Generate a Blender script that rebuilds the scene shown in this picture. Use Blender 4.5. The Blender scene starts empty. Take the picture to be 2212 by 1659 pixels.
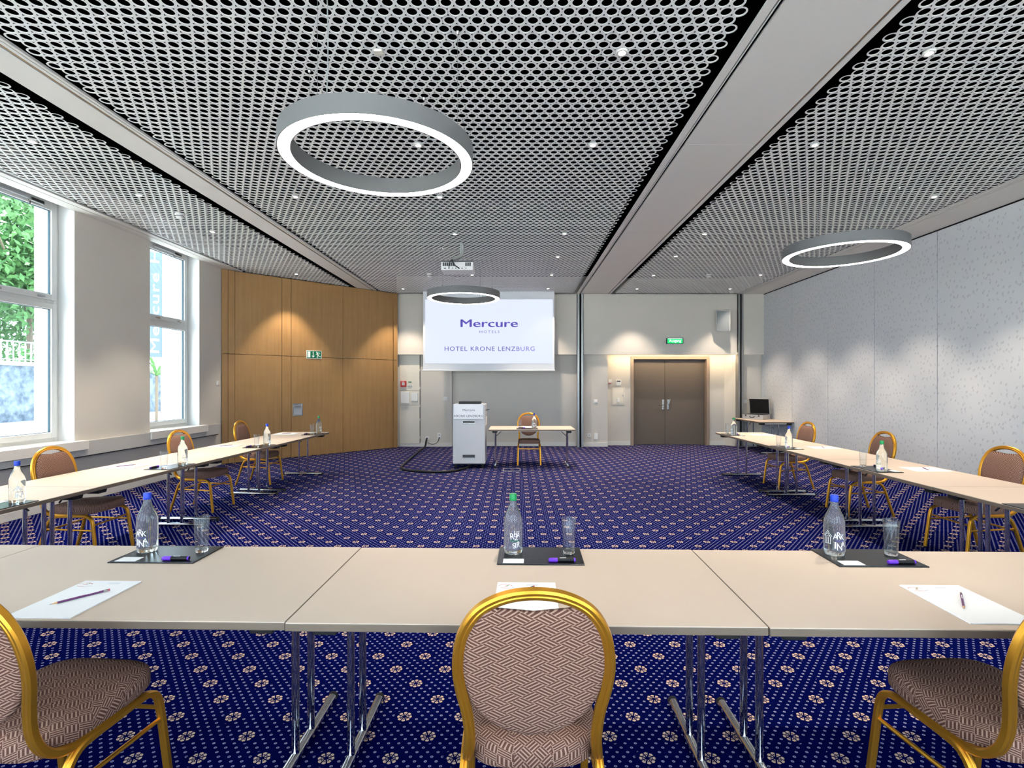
import bpy, bmesh, math, random
from mathutils import Vector, Matrix
random.seed(7)
R = math.radians
PI = math.pi
SC = bpy.context.scene
COL = SC.collection

# ------------------------------------------------------------------ camera
CAM_Z = 1.55
cam_d = bpy.data.cameras.new('camera')
cam_d.sensor_width = 36.0
cam_d.lens = 18.0
cam_d.shift_x = -11.0 / 2212
cam_d.shift_y = 2.5 / 2212
cam_d.clip_start = 0.05
cam_d.clip_end = 400
cam = bpy.data.objects.new('camera', cam_d)
COL.objects.link(cam)
cam.location = (0, 0, CAM_Z)
cam.rotation_euler = (R(90), 0, 0)
SC.camera = cam

# ------------------------------------------------------------------ sky, sun, exposure
SKY_STRENGTH = 6.5
DOWNLIGHT_W = 140.0
RING_EMIT = 12.0
world = bpy.data.worlds.new('sky')
SC.world = world
world.use_nodes = True
bg = world.node_tree.nodes['Background']
bg.inputs[0].default_value = (0.70, 0.84, 1.0, 1)
bg.inputs[1].default_value = SKY_STRENGTH
sun_d = bpy.data.lights.new('sun', 'SUN')
sun_d.energy = 38.0
sun_d.angle = R(6)
sun_d.color = (1.0, 0.95, 0.86)
sun = bpy.data.objects.new('sun', sun_d)
COL.objects.link(sun)
sun.rotation_euler = Vector((0.10, -0.5, -0.86)).to_track_quat('-Z', 'Y').to_euler()
SC.view_settings.view_transform = 'Standard'
SC.view_settings.look = 'None'
SC.view_settings.gamma = 1.0
SC.view_settings.use_curve_mapping = False
SC.view_settings.exposure = 0.62
SC.cycles.max_bounces = 7
SC.cycles.diffuse_bounces = 4
SC.cycles.glossy_bounces = 3
SC.cycles.transmission_bounces = 6
SC.cycles.adaptive_threshold = 0.03
SC.cycles.caustics_reflective = False

# window openings in the window wall: (near Y, far Y)
WINDOWS = [(8.072, 9.332), (5.441, 6.701), (2.81, 4.07), (0.18, 1.44), (-2.45, -1.19)]  # last three are unseen, added further back to let in more daylight
WZ0, WZ1 = 0.82, 3.98
for y0, y1 in WINDOWS:            # sky portals: only guide the sky light in through the windows
    pd = bpy.data.lights.new('sky_portal', 'AREA')
    pd.shape = 'RECTANGLE'
    pd.size = y1 - y0
    pd.size_y = WZ1 - WZ0
    pd.cycles.is_portal = True
    po = bpy.data.objects.new('sky_portal', pd)
    COL.objects.link(po)
    po.matrix_world = Matrix.Translation((-6.36, (y0 + y1) / 2, (WZ0 + WZ1) / 2)) @ Matrix(((0, 0, -1, 0), (-1, 0, 0, 0), (0, 1, 0, 0), (0, 0, 0, 1)))

ADDED_REAR_WINDOWS = [(-5.6, -3.8), (-2.5, -0.7), (0.7, 2.5), (3.8, 5.6)]
for x0, x1 in ADDED_REAR_WINDOWS:       # unseen rear glazing, added behind the camera to brighten the room
    pd = bpy.data.lights.new('sky_portal', 'AREA')
    pd.shape = 'RECTANGLE'
    pd.size = x1 - x0
    pd.size_y = 3.5
    pd.cycles.is_portal = True
    po = bpy.data.objects.new('sky_portal', pd)
    COL.objects.link(po)
    po.location = ((x0 + x1) / 2, -2.95, 1.95)
    po.rotation_euler = (R(90), 0, 0)

# ------------------------------------------------------------------ helpers
def lin(c):
    return tuple((v / 255 / 12.92) if v <= 10 else ((v / 255 + 0.055) / 1.055) ** 2.4 for v in c)


class V:
    """a node socket with arithmetic"""
    def __init__(s, nt, sock): s.nt, s.s = nt, sock
    def _m(s, op, *a):
        n = s.nt.nodes.new('ShaderNodeMath'); n.operation = op
        for i, q in enumerate((s,) + a):
            if isinstance(q, V): s.nt.links.new(q.s, n.inputs[i])
            else: n.inputs[i].default_value = q
        return V(s.nt, n.outputs[0])
    def __add__(s, o): return s._m('ADD', o)
    def __sub__(s, o): return s._m('SUBTRACT', o)
    def __mul__(s, o): return s._m('MULTIPLY', o)
    def __rsub__(s, o): return (s * -1.0) + o
    def __truediv__(s, o): return s._m('DIVIDE', o)
    def frac(s): return s._m('FRACT')
    def floor(s): return s._m('FLOOR')
    def abs(s): return s._m('ABSOLUTE')
    def sqrt(s): return s._m('SQRT')
    def lt(s, o): return s._m('LESS_THAN', o)
    def gt(s, o): return s._m('GREATER_THAN', o)
    def max(s, o): return s._m('MAXIMUM', o)
    def min(s, o): return s._m('MINIMUM', o)
    def atan2(s, o): return s._m('ARCTAN2', o)
    def mod(s, o): return s._m('FLOORED_MODULO', o)
    def sin(s): return s._m('SINE')


MATS = {}


def mat(name, color, rough=0.5, metal=0.0, spec=0.5, emit=0.0, emit_color=None, trans=0.0, ior=1.45, coat=0.0, sheen=0.0):
    m = bpy.data.materials.new(name)
    m.use_nodes = True
    b = m.node_tree.nodes['Principled BSDF']
    c = lin(color)
    b.inputs['Base Color'].default_value = (*c, 1)
    b.inputs['Roughness'].default_value = rough
    b.inputs['Metallic'].default_value = metal
    b.inputs['Specular IOR Level'].default_value = spec
    b.inputs['IOR'].default_value = ior
    b.inputs['Transmission Weight'].default_value = trans
    b.inputs['Coat Weight'].default_value = coat
    b.inputs['Sheen Weight'].default_value = sheen
    if emit:
        e = lin(emit_color or color)
        b.inputs['Emission Color'].default_value = (*e, 1)
        b.inputs['Emission Strength'].default_value = emit
    MATS[name] = m
    return m


def nodes_of(m):
    nt = m.node_tree
    return nt, nt.nodes['Principled BSDF']


def coords(nt, kind='Object'):
    t = nt.nodes.new('ShaderNodeTexCoord')
    s = nt.nodes.new('ShaderNodeSeparateXYZ')
    nt.links.new(t.outputs[kind], s.inputs[0])
    return V(nt, s.outputs[0]), V(nt, s.outputs[1]), V(nt, s.outputs[2])


def combine(nt, x, y, z=0.0):
    n = nt.nodes.new('ShaderNodeCombineXYZ')
    for i, q in enumerate((x, y, z)):
        if isinstance(q, V): nt.links.new(q.s, n.inputs[i])
        else: n.inputs[i].default_value = q
    return n.outputs[0]


def noise(nt, vec, scale, detail=2.0, rough=0.5):
    n = nt.nodes.new('ShaderNodeTexNoise')
    n.inputs['Scale'].default_value = scale
    n.inputs['Detail'].default_value = detail
    n.inputs['Roughness'].default_value = rough
    nt.links.new(vec, n.inputs['Vector'])
    return V(nt, n.outputs['Fac'])


def mix(nt, fac, a, b):
    n = nt.nodes.new('ShaderNodeMix'); n.data_type = 'RGBA'
    if isinstance(fac, V): nt.links.new(fac.s, n.inputs[0])
    else: n.inputs[0].default_value = fac
    for i, q in ((6, a), (7, b)):
        if isinstance(q, tuple): n.inputs[i].default_value = (*q[:3], 1)
        else: nt.links.new(q, n.inputs[i])
    return n.outputs[2]


def bump(nt, b, height, strength=0.2, dist=0.01):
    n = nt.nodes.new('ShaderNodeBump')
    n.inputs['Strength'].default_value = strength
    n.inputs['Distance'].default_value = dist
    nt.links.new(height.s, n.inputs['Height'])
    nt.links.new(n.outputs[0], b.inputs['Normal'])


def mottle(m, c0, c1, scale=3.0, detail=3.0):
    nt, b = nodes_of(m)
    x, y, z = coords(nt)
    f = noise(nt, combine(nt, x, y, z), scale, detail)
    nt.links.new(mix(nt, f, lin(c0), lin(c1)), b.inputs['Base Color'])
    return m


# ------------------------------------------------------------------ materials
mat('wall_paint', (206, 200, 190), 0.85); mottle(MATS['wall_paint'], (203, 197, 187), (209, 203, 193), 1.5)
mat('reveal_daylit', (228, 228, 226), 0.8)  # brighter than the wall: daylight on the recess sides put into colour
mat('trim_white', (214, 212, 206), 0.6)
mat('ceiling_white', (222, 218, 211), 0.6)
mat('perforated_white', (236, 235, 231), 0.5)
mat('void_black', (6, 6, 7), 1.0, spec=0.0)
mat('groove_dark', (22, 21, 20), 0.6)
mat('brass_line', (150, 110, 60), 0.4, 0.6)
mat('rail_metal', (150, 150, 148), 0.35, 0.8)
mat('window_frame', (216, 216, 212), 0.45)
mat('gasket', (40, 70, 80), 0.6)
mat('sill_board', (226, 222, 214), 0.45)
mat('duct_cover', (196, 195, 190), 0.55)
mat('door_paint', (98, 88, 79), 0.5)
mat('door_frame_paint', (150, 132, 118), 0.45)
mat('steel', (190, 188, 184), 0.25, 1.0)
mat('chrome', (205, 208, 212), 0.07, 1.0)
mat('gold_metal', (222, 158, 52), 0.34, 0.85)
mat('gold_groove', (120, 74, 14), 0.4, 1.0)
mat('black_plastic', (16, 16, 17), 0.5)
mat('black_rubber', (12, 12, 12), 0.8)
mat('white_plastic', (232, 230, 226), 0.4)
mat('grey_plastic', (176, 178, 180), 0.4)
mat('table_laminate', (206, 188, 171), 0.55, spec=0.3); mottle(MATS['table_laminate'], (204, 186, 169), (208, 190, 173), 4)
mat('table_edge', (112, 98, 84), 0.55)
mat('desk_leather', (22, 24, 27), 0.28)
mat('paper', (244, 244, 244), 0.8)
mat('paper_edge', (200, 198, 192), 0.9)
mat('card_stock', (240, 238, 236), 0.7)
mat('print_red', (196, 70, 60), 0.8)
mat('print_green', (80, 150, 70), 0.8)
mat('print_grey', (150, 150, 170), 0.8)
mat('purple_plastic', (112, 52, 205), 0.35)
mat('pencil_plum', (106, 52, 104), 0.4)
mat('pencil_wood', (220, 176, 130), 0.7)
mat('graphite', (50, 50, 52), 0.5)
mat('eraser_pink', (190, 80, 90), 0.7)
mat('cap_blue', (24, 62, 190), 0.35)
mat('cap_green', (12, 140, 74), 0.35)
mat('label_white', (240, 242, 244), 0.6)
mat('label_blue', (40, 60, 150), 0.6)
mat('label_green', (20, 120, 60), 0.6)
mat('glass', (255, 255, 255), 0.0, trans=1.0, ior=1.45)
mat('water_bottle_glass', (246, 253, 250), 0.0, trans=0.95, ior=1.36)
mat('lamp_housing', (112, 112, 112), 0.55)
mat('lamp_diffuser', (255, 255, 255), 0.5, emit=RING_EMIT, emit_color=(255, 244, 230))
mat('spot_lens', (255, 255, 255), 0.3, emit=30.0, emit_color=(255, 232, 205))
mat('spot_ring', (225, 222, 216), 0.3)
mat('cable_steel', (150, 150, 150), 0.35, 0.9)
mat('cable_grey', (150, 152, 150), 0.5)
mat('cable_black', (14, 14, 15), 0.55)
mat('screen_cloth', (232, 234, 238), 0.8)
mat('projected_image', (30, 31, 36), 0.9, emit=0.70, emit_color=(224, 232, 255))
mat('text_purple', (84, 70, 160), 0.9, emit=0.25, emit_color=(120, 105, 215))
mat('text_violet', (100, 96, 160), 0.9, emit=0.28, emit_color=(140, 135, 210))
mat('sign_ink', (46, 40, 82), 0.8)
mat('sign_board', (232, 233, 236), 0.5)
mat('cabinet_grey', (186, 187, 190), 0.4)
mat('slot_dark', (60, 60, 62), 0.6)
mat('exit_green', (0, 112, 74), 0.5)
mat('exit_white', (240, 246, 242), 0.5)
mat('lit_green', (10, 170, 90), 0.5, emit=0.75, emit_color=(20, 200, 110))
mat('lit_white', (230, 255, 235), 0.5, emit=1.1, emit_color=(215, 255, 225))
mat('alarm_red', (190, 20, 26), 0.4)
mat('panel_cream', (222, 215, 200), 0.5)
mat('speaker_white', (216, 216, 210), 0.5)
mat('speaker_grille', (118, 124, 128), 0.6)
mat('aluminium', (205, 202, 200), 0.35, 0.75)
mat('foam_black', (18, 18, 18), 0.95)
mat('cove_strip', (255, 240, 215), 0.5, emit=38.0, emit_color=(255, 226, 180))
mat('pavement', (226, 224, 220), 0.9)
mat('yard_paving', (128, 130, 132), 0.9)
mat('render_white', (236, 238, 238), 0.8)
mat('banner_cloth', (88, 100, 114), 0.8)
mat('iron_grey', (120, 130, 138), 0.6)
mat('bark', (110, 96, 80), 0.9)
m = mat('stone', (176, 178, 176), 0.95)
nt, b = nodes_of(m)
x, y, z = coords(nt)
f = noise(nt, combine(nt, x, y, z), 2.6, 6, 0.65)
nt.links.new(mix(nt, (f - 0.35) * 3.0, lin((66, 76, 86)), lin((122, 130, 136))), b.inputs['Base Color'])
for nm, c0, c1 in (('leaf_light', (58, 104, 52), (96, 136, 76)), ('leaf_dark', (40, 84, 50), (70, 120, 64))):
    m = mat(nm, c0, 0.7); mottle(m, c0, c1, 1.2)
    m.node_tree.nodes['Principled BSDF'].inputs['Subsurface Weight'].default_value = 0.0

for nm in ('spot_lens', 'text_purple', 'text_violet', 'lit_green', 'lit_white'):      # too small to light the room: seen, not sampled
    MATS[nm].cycles.emission_sampling = 'NONE'

# window glass: a clear sheet with a faint mirror
m = bpy.data.materials.new('window_glass'); m.use_nodes = True; MATS['window_glass'] = m
nt = m.node_tree; nt.nodes.remove(nt.nodes['Principled BSDF'])
tr = nt.nodes.new('ShaderNodeBsdfTransparent'); tr.inputs[0].default_value = (0.93, 0.97, 0.98, 1)
gl = nt.nodes.new('ShaderNodeBsdfGlossy'); gl.inputs['Roughness'].default_value = 0.0
lw = nt.nodes.new('ShaderNodeLayerWeight'); lw.inputs[0].default_value = 0.5
fr_v = V(nt, lw.outputs['Facing'])
fr_v = fr_v * fr_v * fr_v * fr_v * 0.55 + 0.03
mx = nt.nodes.new('ShaderNodeMixShader')
nt.links.new(fr_v.s, mx.inputs[0]); nt.links.new(tr.outputs[0], mx.inputs[1]); nt.links.new(gl.outputs[0], mx.inputs[2])
nt.links.new(mx.outputs[0], nt.nodes['Material Output'].inputs[0])

m = bpy.data.materials.new('tumbler_glass'); m.use_nodes = True; MATS['tumbler_glass'] = m
nt = m.node_tree; nt.nodes.remove(nt.nodes['Principled BSDF'])
tr = nt.nodes.new('ShaderNodeBsdfTransparent'); tr.inputs[0].default_value = (0.95, 0.965, 0.97, 1)
gl = nt.nodes.new('ShaderNodeBsdfGlossy'); gl.inputs['Roughness'].default_value = 0.22
lw = nt.nodes.new('ShaderNodeLayerWeight'); lw.inputs[0].default_value = 0.5
fv = V(nt, lw.outputs['Facing'])
mx = nt.nodes.new('ShaderNodeMixShader')
nt.links.new((fv * fv * fv * 0.45 + 0.04).s, mx.inputs[0]); nt.links.new(tr.outputs[0], mx.inputs[1]); nt.links.new(gl.outputs[0], mx.inputs[2])
nt.links.new(mx.outputs[0], nt.nodes['Material Output'].inputs[0])

# carpet: navy ground, staggered cream flowers, small ring dots
m = mat('carpet', (16, 16, 84), 1.0, spec=0.0)
nt, b = nodes_of(m)
x, y, z = coords(nt)
P = 0.267


def flower(u, v):
    du = (u + 0.5).frac() - 0.5
    dv = (v + 0.5).frac() - 0.5
    r = (du * du + dv * dv).sqrt()
    a = dv.atan2(du) * (8 / (2 * PI))
    fa = ((a + 0.5).frac() - 0.5).abs()              # 0 on a petal axis .. 0.5 between petals
    gap = r * (0.5 - fa) * (2 * PI / 8)
    petal = (r + fa * 0.03).lt(0.128)
    return petal * gap.gt(0.0125) * (r - 0.075).abs().gt(0.010).max(fa.gt(0.20)), r


u = (x + 0.126) / P
v = (y - 2.528) / P
f1, r1 = flower(u, v)
f2, r2 = flower(u + 0.5, v + 0.5)
fl = f1.max(f2)
far = r1.gt(0.185) * r2.gt(0.185)


def dots(u, v):
    du = ((u + 0.5).frac() - 0.5) * 0.0445
    dv = ((v + 0.5).frac() - 0.5) * 0.0534
    r = (du * du + dv * dv * 1.35).sqrt()
    return r.lt(0.0066) * r.gt(0.0026)


dt = dots(x / 0.0445, y / 0.0534).max(dots(x / 0.0445 + 0.5, y / 0.0534 + 0.5)) * far
pile = noise(nt, combine(nt, x, y, z), 420, 2)
base = mix(nt, pile, lin((3, 6, 46)), lin((8, 15, 84)))
c = mix(nt, dt, base, lin((158, 158, 190)))
c = mix(nt, fl, c, lin((214, 186, 164)))
nt.links.new(c, b.inputs['Base Color'])


# chair fabric: basket weave of dark pinstripe bundles
def fabric(name, ax):
    m = mat(name, (160, 130, 115), 0.95, spec=0.15)
    nt, b = nodes_of(m)
    x, y, z = coords(nt)
    zz_ = z - 0.485
    a, c = (x, z) if ax == 'xz' else (x - zz_ * (x * 9.0)._m('ROUND').max(-1.0).min(1.0), y - zz_ * (y * 9.0)._m('ROUND').max(-1.0).min(1.0))
    uu, vv = a / 0.073, c / 0.0375
    if ax != 'xz':
        uu, vv = a / 0.05, c / 0.05
    p, q = uu + vv, uu - vv
    par = (p.floor() + q.floor()).mod(2.0)
    def stripes(s, t):
        k = (s.frac() * 3.4 + 0.3).frac()
        return (k - 0.5).abs().lt(0.30) * (t.frac() - 0.5).abs().lt(0.46)
    s = stripes(p, q) * par.lt(0.5) + stripes(q, p) * par.gt(0.5)
    n = noise(nt, combine(nt, x, y, z), 900, 1)
    base = mix(nt, n, lin((154, 122, 106)), lin((184, 150, 132)))
    nt.links.new(mix(nt, s, base, lin((94, 62, 52))), b.inputs['Base Color'])
    bump(nt, b, s, 0.25, 0.002)


fabric('fabric_back', 'xz')
fabric('fabric_seat', 'xy')

# maple veneer
m = mat('maple_veneer', (190, 142, 88), 0.42)
nt, b = nodes_of(m)
x, y, z = coords(nt)
oi = nt.nodes.new('ShaderNodeObjectInfo')
rnd = V(nt, oi.outputs['Random'])
g1 = noise(nt, combine(nt, x * 16, y * 16, z * 0.9 + rnd * 9), 1.0, 4, 0.6)
g2 = noise(nt, combine(nt, x * 3, y * 3, z * 5 + rnd * 7), 1.0, 2)
c = mix(nt, g1, lin((150, 112, 67)), lin((186, 148, 98)))
c = mix(nt, g2 * 0.35, c, lin((142, 96, 54)))
nt.links.new(c, b.inputs['Base Color'])

# partition facing: pale grey with sparse leaf flecks
m = mat('partition_facing', (206, 208, 210), 0.7)
nt, b = nodes_of(m)
x, y, z = coords(nt, 'Object')


def fleck(sx, skew, seed, thr):
    vt = nt.nodes.new('ShaderNodeTexVoronoi')
    vt.voronoi_dimensions = '2D'
    vt.inputs['Scale'].default_value = 1.0
    vt.inputs['Randomness'].default_value = 0.75
    nt.links.new(combine(nt, (y + z * skew) / 0.075 + seed, z / 0.115 + seed * 0.37), vt.inputs['Vector'])
    cs = nt.nodes.new('ShaderNodeSeparateColor')
    nt.links.new(vt.outputs['Color'], cs.inputs[0])
    return V(nt, vt.outputs['Distance']).lt(0.16) * V(nt, cs.outputs[0]).gt(thr)


fk = fleck(1, 0.35, 0.0, 0.35)
fk2 = fleck(1, -0.35, 3.3, 0.45)
c = mix(nt, fk, lin((208, 210, 212)), lin((186, 188, 192)))
c = mix(nt, fk2, c, lin((194, 196, 200)))
nt.links.new(c, b.inputs['Base Color'])


# ------------------------------------------------------------------ mesh building
class MB:
    def __init__(s): s.v, s.f, s.m = [], [], []
    def add(s, vs, fs, m=0):
        o = len(s.v); s.v += [tuple(p) for p in vs]
        for f in fs: s.f.append([i + o for i in f]); s.m.append(m)
        return s
    def box(s, x0, x1, y0, y1, z0, z1, m=0):
        return s.add([(x0, y0, z0), (x1, y0, z0), (x1, y1, z0), (x0, y1, z0), (x0, y0, z1), (x1, y0, z1), (x1, y1, z1), (x0, y1, z1)],
                     [(0, 3, 2, 1), (4, 5, 6, 7), (0, 1, 5, 4), (1, 2, 6, 5), (2, 3, 7, 6), (3, 0, 4, 7)], m)
    def prism(s, pts, a, bb, axis='z', m=0):
        """polygon pts (2D, ccw) extruded between a and bb along axis"""
        n = len(pts)
        def P(p, t):
            return (p[0], p[1], t) if axis == 'z' else ((p[0], t, p[1]) if axis == 'y' else (t, p[0], p[1]))
        vs = [P(p, a) for p in pts] + [P(p, bb) for p in pts]
        fs = [tuple(range(n))[::-1], tuple(range(n, 2 * n))] + [(i, (i + 1) % n, n + (i + 1) % n, n + i) for i in range(n)]
        return s.add(vs, fs, m)
    def lathe(s, prof, n=24, cx=0, cy=0, cz=0, m=0, close=True):
        vs, fs = [], []
        for r, z in prof:
            for k in range(n):
                a = 2 * PI * k / n
                vs.append((cx + r * math.cos(a), cy + r * math.sin(a), cz + z))
        L = len(prof)
        for i in range(L - 1):
            for k in range(n):
                fs.append((i * n + k, i * n + (k + 1) % n, (i + 1) * n + (k + 1) % n, (i + 1) * n + k))
        if close:
            fs.append(tuple(range(n))[::-1]); fs.append(tuple(range((L - 1) * n, L * n)))
        return s.add(vs, fs, m)
    def sweep(s, path, prof, up=(0, 0, 1), closed=False, m=0, cap=True):
        path = [Vector(p) for p in path]
        n, k = len(path), len(prof)
        vs, fs = [], []
        nrm = None
        for i, p in enumerate(path):
            if closed: t = (path[(i + 1) % n] - path[i - 1]).normalized()
            else: t = (path[min(i + 1, n - 1)] - path[max(i - 1, 0)]).normalized()
            if nrm is None:
                nrm = Vector(up); nrm = (nrm - t * nrm.dot(t)).normalized()
            else:
                nrm = (nrm - t * nrm.dot(t)).normalized()
            side = t.cross(nrm)
            for a, bq in prof: vs.append(p + side * a + nrm * bq)
        for i in range(n if closed else n - 1):
            j = (i + 1) % n
            for q in range(k):
                fs.append((i * k + q, i * k + (q + 1) % k, j * k + (q + 1) % k, j * k + q))
        if cap and not closed:
            fs.append(tuple(range(k))[::-1]); fs.append(tuple(range((n - 1) * k, n * k)))
        return s.add(vs, fs, m)
    def tube(s, path, r, n=10, closed=False, m=0, up=(0.13, 0.27, 0.95)):
        return s.sweep(path, [(r * math.cos(2 * PI * k / n), r * math.sin(2 * PI * k / n)) for k in range(n)], up, closed, m)
    def xform(s, M, start=0):
        s.v[start:] = [tuple(M @ Vector(p)) for p in s.v[start:]]
        return s
    def build(s, name, mats, parent=None, smooth=None, bevel=0.0, kind=None):
        me = bpy.data.meshes.new(name)
        me.from_pydata(s.v, [], s.f)
        for q in (mats if isinstance(mats, (list, tuple)) else [mats]):
            me.materials.append(MATS[q])
        me.polygons.foreach_set('material_index', s.m)
        if bevel or smooth is not None:
            bm = bmesh.new(); bm.from_mesh(me)
            if bevel:
                ed = [e for e in bm.edges if len(e.link_faces) == 2 and e.calc_face_angle(0) > R(40)]
                bmesh.ops.bevel(bm, geom=ed, offset=bevel, segments=2, profile=0.5, affect='EDGES', clamp_overlap=True)
            bmesh.ops.recalc_face_normals(bm, faces=bm.faces)
            bm.to_mesh(me); bm.free()
        else:
            bm = bmesh.new(); bm.from_mesh(me)
            bmesh.ops.recalc_face_normals(bm, faces=bm.faces)
            bm.to_mesh(me); bm.free()
        if smooth is not None:
            me.polygons.foreach_set('use_smooth', [True] * len(me.polygons))
            me.set_sharp_from_angle(angle=R(smooth))
        me.update()
        o = bpy.data.objects.new(name, me)
        COL.objects.link(o)
        if parent: o.parent = parent
        if kind: o['kind'] = kind
        return o


def tag(o, label, cat, group=None, kind=None):
    o['label'] = label; o['category'] = cat
    if group: o['group'] = group
    if kind: o['kind'] = kind
    return o


def thing(name, label, cat, loc=(0, 0, 0), rz=0.0, group=None, kind=None):
    o = bpy.data.objects.new(name, None)
    COL.objects.link(o)
    o.location = loc; o.rotation_euler = (0, 0, rz)
    o.empty_display_size = 0.1
    return tag(o, label, cat, group, kind)


def part(name, data, parent):
    o = bpy.data.objects.new(name, data); COL.objects.link(o); o.parent = parent
    return o


def copy_tree(o, parent=None):
    c = o.copy(); COL.objects.link(c); c.parent = parent
    for ch in o.children: copy_tree(ch, c)
    return c


def catmull(pts, sub=6, closed=False):
    pts = [Vector(p) for p in pts]; out = []; n = len(pts)
    for i in range(n if closed else n - 1):
        g = lambda k: pts[k % n] if closed else pts[min(max(k, 0), n - 1)]
        p0, p1, p2, p3 = g(i - 1), g(i), g(i + 1), g(i + 2)
        for j in range(sub):
            t = j / sub
            out.append(0.5 * ((2 * p1) + (p2 - p0) * t + (2 * p0 - 5 * p1 + 4 * p2 - p3) * t * t + (3 * p1 - p0 - 3 * p2 + p3) * t ** 3))
    if not closed: out.append(pts[-1])
    return out


def text_raw(s, bold=0.0, spacing=1.0, res=3):
    """flat lettering as (verts2d, faces)"""
    cu = bpy.data.curves.new('lettering', 'FONT')
    cu.body = s; cu.size = 1.0; cu.offset = bold; cu.space_character = spacing; cu.resolution_u = res
    o = bpy.data.objects.new('lettering', cu); COL.objects.link(o)
    dg = bpy.context.evaluated_depsgraph_get()
    me = bpy.data.meshes.new_from_object(o.evaluated_get(dg))
    vs = [(p.co.x, p.co.y) for p in me.vertices]; fs = [tuple(p.vertices) for p in me.polygons]
    bpy.data.objects.remove(o); bpy.data.curves.remove(cu); bpy.data.meshes.remove(me)
    return vs, fs


def text_fit(s, w, h, bold=0.0, spacing=1.0):
    """lettering scaled to width w, height h, centred on the origin"""
    vs, fs = text_raw(s, bold, spacing)
    x0, x1 = min(p[0] for p in vs), max(p[0] for p in vs)
    y0, y1 = min(p[1] for p in vs), max(p[1] for p in vs)
    kx = w / (x1 - x0); ky = h / (y1 - y0) if h else kx
    return [((p[0] - (x0 + x1) / 2) * kx, (p[1] - (y0 + y1) / 2) * ky) for p in vs], fs


def text_wall(mb, s, w, h, cx, y, cz, bold=0.0, spacing=1.0, m=0):
    """lettering on a plane that faces -Y"""
    vs, fs = text_fit(s, w, h, bold, spacing)
    return mb.add([(cx + p[0], y, cz + p[1]) for p in vs], fs, m)


def rect_ring(mb, x0, x1, z0, z1, w, y0, y1, m=0):
    """a picture-frame shaped border in the XZ plane between y0 and y1"""
    mb.box(x0, x0 + w, y0, y1, z0, z1, m); mb.box(x1 - w, x1, y0, y1, z0, z1, m)
    mb.box(x0 + w, x1 - w, y0, y1, z0, z0 + w, m); mb.box(x0 + w, x1 - w, y0, y1, z1 - w, z1, m)
    return mb


# ================================================================== THE SETTING
ZC = 3.83
BACK = 12.94
X_L, X_R = -5.79, 6.17

fl_o = MB().box(-6.3, 6.35, -2.9, 13.5, -0.1, 0).build('floor', 'carpet')
tag(fl_o, 'navy carpet with cream flowers and small dots', 'floor', kind='structure')

# ---- left wall with window openings
wl = MB()
ys = [-2.9] + [q for w in sorted(WINDOWS) for q in w] + [13.5]
for i in range(0, len(ys), 2):
    wl.box(-6.32, X_L, ys[i], ys[i + 1], 0, 4.3)
for y0, y1 in WINDOWS:
    wl.box(-6.32, X_L, y0, y1, 0, WZ0 - 0.03)
    wl.box(-6.32, X_L, y0, y1, WZ1, 4.3)
wall_left = wl.build('wall_left', 'wall_paint')
tag(wall_left, 'warm grey window wall, deep window recesses painted paler for daylight', 'wall', kind='structure')
rv = MB()
for y0, y1 in WINDOWS:
    for ya, yb in ((y0, y0 + 0.004), (y1 - 0.004, y1)):
        rv.box(-6.31, X_L - 0.001, ya, yb, WZ0, WZ1)
    rv.box(-6.31, X_L - 0.001, y0, y1, WZ1 - 0.004, WZ1)
rv.build('window_reveal', 'reveal_daylit', wall_left)
tag(MB().box(X_L, X_L + 0.014, -2.8, 10.0, 0, 0.1).build('baseboard_left', 'trim_white', bevel=0.003), 'pale baseboard along the foot of the window wall', 'baseboard', kind='structure')
dc = MB().box(X_L, X_L + 0.075, -2.8, 9.86, 0.615, 0.81).build('trim_1', 'duct_cover', bevel=0.004)
tag(dc, 'grey cable trunking running along the window wall below the sills', 'trunking', kind='structure')
MB().box(X_L, X_L + 0.045, -2.8, 9.86, 0.60, 0.613).build('shadow_gap', 'groove_dark', dc)  # dark strip standing in for the shadow below the trunking


def sash(parent, y0, y1, z0, z1, X, handle, wt=0.075):
    s = MB()
    w = 0.075
    s.box(X - 0.03, X + 0.03, y0, y0 + w, z0, z1); s.box(X - 0.03, X + 0.03, y1 - w, y1, z0, z1)
    s.box(X - 0.03, X + 0.03, y0 + w, y1 - w, z0, z0 + w); s.box(X - 0.03, X + 0.03, y0 + w, y1 - w, z1 - wt, z1)
    so = s.build('sash', 'window_frame', parent, bevel=0.006)
    g = MB()
    e = 0.006
    g.box(X - 0.02, X + 0.008, y0 + w, y0 + w + e, z0 + w, z1 - wt); g.box(X - 0.02, X + 0.008, y1 - w - e, y1 - w, z0 + w, z1 - wt)
    g.box(X - 0.02, X + 0.008, y0 + w, y1 - w, z0 + w, z0 + w + e); g.box(X - 0.02, X + 0.008, y0 + w, y1 - w, z1 - wt - e, z1 - wt)
    g.build('glazing_gasket', 'gasket', so)
    MB().box(X - 0.006, X - 0.004, y0 + w, y1 - w, z0 + w, z1 - wt).build('pane', 'window_glass', so)
    for yy in handle:
        MB().box(X + 0.03, X + 0.05, yy - 0.045, yy + 0.045, z0 + 0.02, z0 + 0.045).build('catch', 'steel', so, bevel=0.003)


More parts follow.
